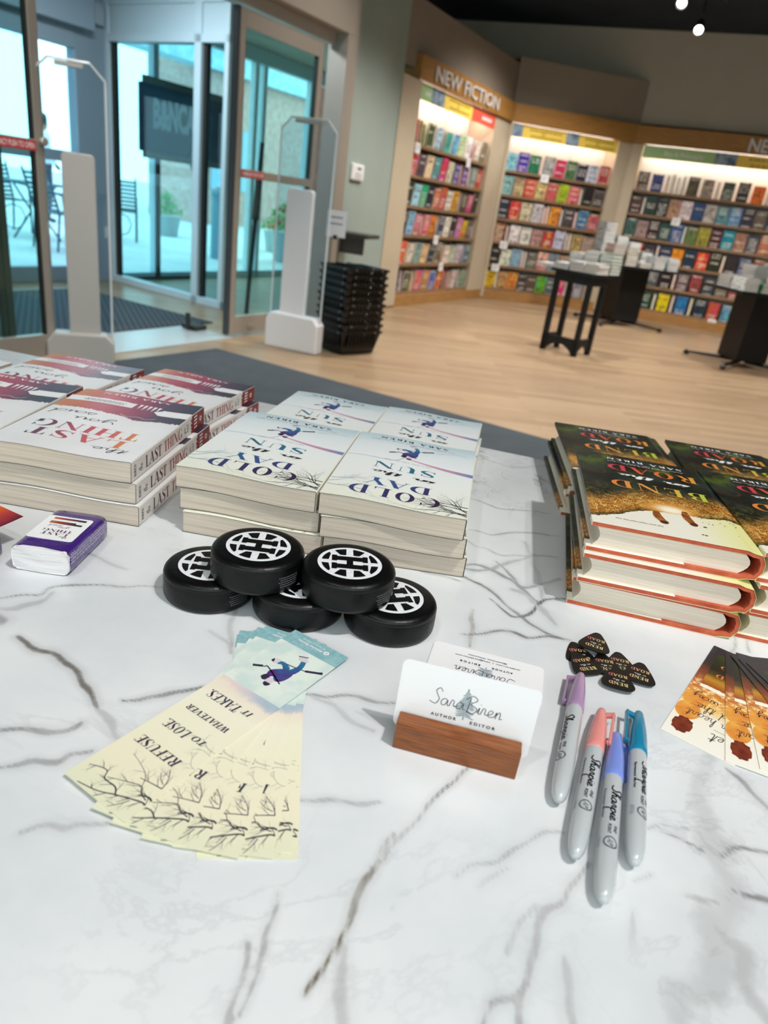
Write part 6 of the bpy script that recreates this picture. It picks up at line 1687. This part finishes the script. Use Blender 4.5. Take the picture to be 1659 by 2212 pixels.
def patio_chair(x, y, rz, label):
    root = empty('patio_chair', (x, y, -.03), math.radians(rz), label, 'patio chair', 'metal patio chairs outside')
    mt = pbr('patio_metal', '35505e', .5, .3)
    for k in range(8):
        m = MB(); m.box((-.24, .20 + .014 * k, .46 + k * .055), (.24, .215 + .014 * k, .49 + k * .055)); m.build('back_slat', mt, root)
    m = MB()
    for k in range(6): m.box((-.24, -.22 + k * .075, .43), (.24, -.17 + k * .075, .445))
    m.build('seat', mt, root)
    for sx in (-.25, .25):
        m = MB(); m.path([(sx, -.22, 0), (sx, -.22, .44), (sx, -.20, .64), (sx, .18, .66)], .014, 6); m.build('leg', mt, root)
        m = MB(); m.path([(sx, .24, 0), (sx, .19, .44), (sx, .33, .92)], .014, 6); m.build('leg', mt, root)
    m = MB(); 
    for a in range(8): m.tube((.17 * math.cos(a * .785), -.2, .22 + .17 * math.sin(a * .785)), (.17 * math.cos((a + 1) * .785), -.2, .22 + .17 * math.sin((a + 1) * .785)), .008, 5)
    m.build('scroll_brace', mt, root)
patio_chair(-4.75, 11.6, 200, 'slatted metal patio chair outside, seen through the side glass')
patio_chair(-4.55, 9.3, 150, 'slatted metal patio chair outside, behind the left gate')
patio_chair(-6.0, 10.6, 60, 'slatted metal patio chair outside, farthest from the shop front')
root = empty('patio_table', (-5.35, 10.2, -.03), 0, 'round metal patio table outside between the chairs', 'patio table')
mt = pbr('patio_metal', '35505e', .5, .3)
m = MB(); m.lathe([(.001, .70), (.42, .70), (.42, .72), (.001, .72)], 28); m.build('tabletop', mt, root, fix=True)
for a in range(3):
    m = MB(); m.path([(.34 * math.cos(a * 2.1), .34 * math.sin(a * 2.1), 0), (.06 * math.cos(a * 2.1), .06 * math.sin(a * 2.1), .35), (.30 * math.cos(a * 2.1), .30 * math.sin(a * 2.1), .70)], .013, 6); m.build('leg', mt, root)
# waste bin, planters
root = empty('litter_bin', (-2.95, 10.9, -.03), 0, 'grey blue litter bin outside below the round emblem', 'litter bin')
m = MB(); m.lathe([(.001, 0), (.15, 0), (.15, .85), (.17, .86), (.17, .92), (.001, .94)], 24); m.build('bin_body', pbr('bin_blue', '5d8494', .5), root, fix=True)
m = MB(); m.lathe([(.08, .94), (.10, .97), (.05, 1.0), (.001, 1.0)], 20); m.build('bin_lid', pbr('bin_lid', '7fa0aa', .5), root, fix=True)
LEAF = mottled('planter_leaves', '3d7a4a', '8ab878', 60, .7)
def planter(x, y, s_, label, flower):
    root = empty('planter', (x, y, -.03), 0, label, 'planter')
    m = MB(); m.lathe([(.001, 0), (.22 * s_, 0), (.28 * s_, .38 * s_), (.25 * s_, .38 * s_), (.001, .34 * s_)], 24); m.build('pot', pbr('pot_stone', '9aa6a8', .7), root, fix=True)
    R_ = random.Random(int(x * 100)); m = MB(); fl = MB()
    for k in range(420):
        a = R_.uniform(0, 6.28); r = R_.uniform(0, .34) * s_; z = (.42 + R_.uniform(0, .42) * (1 - (r / (.36 * s_)) ** 2)) * s_
        c_ = Vector((r * math.cos(a), r * math.sin(a), z)); d = Vector((R_.uniform(-1, 1), R_.uniform(-1, 1), R_.uniform(-.3, 1))).normalized(); e = d.orthogonal().normalized()
        q = .035 * s_
        tgt = fl if (flower and k % 3 == 0) else m
        tgt.poly([c_ - e * q * .5, c_ + d * q, c_ + e * q * .5, c_ - d * q])
    m.build('foliage', LEAF, root)
    if flower: fl.build('red_flowers', pbr('flower_red', 'd8402c', .6), root)
planter(-2.10, 11.9, 1.15, 'planter with red flowers outside, seen through the right door', True)
planter(-4.7, 13.6, .9, 'leafy planter outside behind the patio chair', False)
planter(-2.6, 13.4, .9, 'leafy planter outside, farther right through the right door', False)
# a passer-by, far outside
def person(x, y, rz):
    V = [(0, 0, .92), (0, 0, 1.12), (0, .01, 1.32), (0, .01, 1.42), (0, -.01, 1.50), (0, -.02, 1.60),
         (-.17, 0, 1.36), (-.22, .02, 1.10), (-.20, -.12, .92), (-.18, -.18, .86), (.17, 0, 1.36), (.22, .02, 1.10), (.20, -.12, .92), (.18, -.18, .86),
         (-.09, 0, .86), (-.10, -.02, .48), (-.10, .04, .07), (-.10, -.10, .03), (.09, 0, .86), (.10, .02, .48), (.10, .10, .07), (.10, -.04, .03)]
    E = [(0, 1), (1, 2), (2, 3), (3, 4), (4, 5), (2, 6), (6, 7), (7, 8), (8, 9), (2, 10), (10, 11), (11, 12), (12, 13), (0, 14), (14, 15), (15, 16), (16, 17), (0, 18), (18, 19), (19, 20), (20, 21)]
    Rr = [.14, .13, .14, .055, .075, .085, .06, .045, .032, .028, .06, .045, .032, .028, .085, .06, .042, .035, .085, .06, .042, .035]
    me = bpy.data.meshes.new('body'); me.from_pydata(V, E, [])
    def pm():
        t = NT('clothed_figure'); z = t.sep(t.obj())[2]
        t.col(t.ramp(t.math('DIVIDE', z, 1.7), [(0, srgb('2b2f38')), (.06, srgb('3a4658')), (.55, srgb('e8ecee')), (.845, srgb('b98d74'))], 'CONSTANT')); return t.mat
    me.materials.append(pm())
    root = empty('person', (x, y, -.03), rz, 'person in a white shirt standing outside beyond the left door', 'person')
    o = bpy.data.objects.new('body', me); link(o); o.parent = root
    md = o.modifiers.new('skin', 'SKIN'); sv = me.skin_vertices[0].data if me.skin_vertices else None
    if sv is None:
        bm = bmesh.new(); bm.from_mesh(me); bm.verts.layers.skin.verify(); bm.to_mesh(me); bm.free(); sv = me.skin_vertices[0].data
    for i, r in enumerate(Rr): sv[i].radius = (r, r)
    sv[0].use_root = True
    o.modifiers.new('subd', 'SUBSURF').levels = 2; o.modifiers['subd'].render_levels = 2
    h = MB()
    for i in range(6):
        pass
    h.lathe([(.001, 1.70), (.06, 1.695), (.095, 1.66), (.102, 1.60), (.095, 1.54), (.06, 1.50), (.001, 1.50)], 16, 'z', (0, .025, 0)); h.build('hair', pbr('dark_hair', '2a2320', .7), root, smooth=True, fix=True)
person(-6.55, 12.9, 2.4)
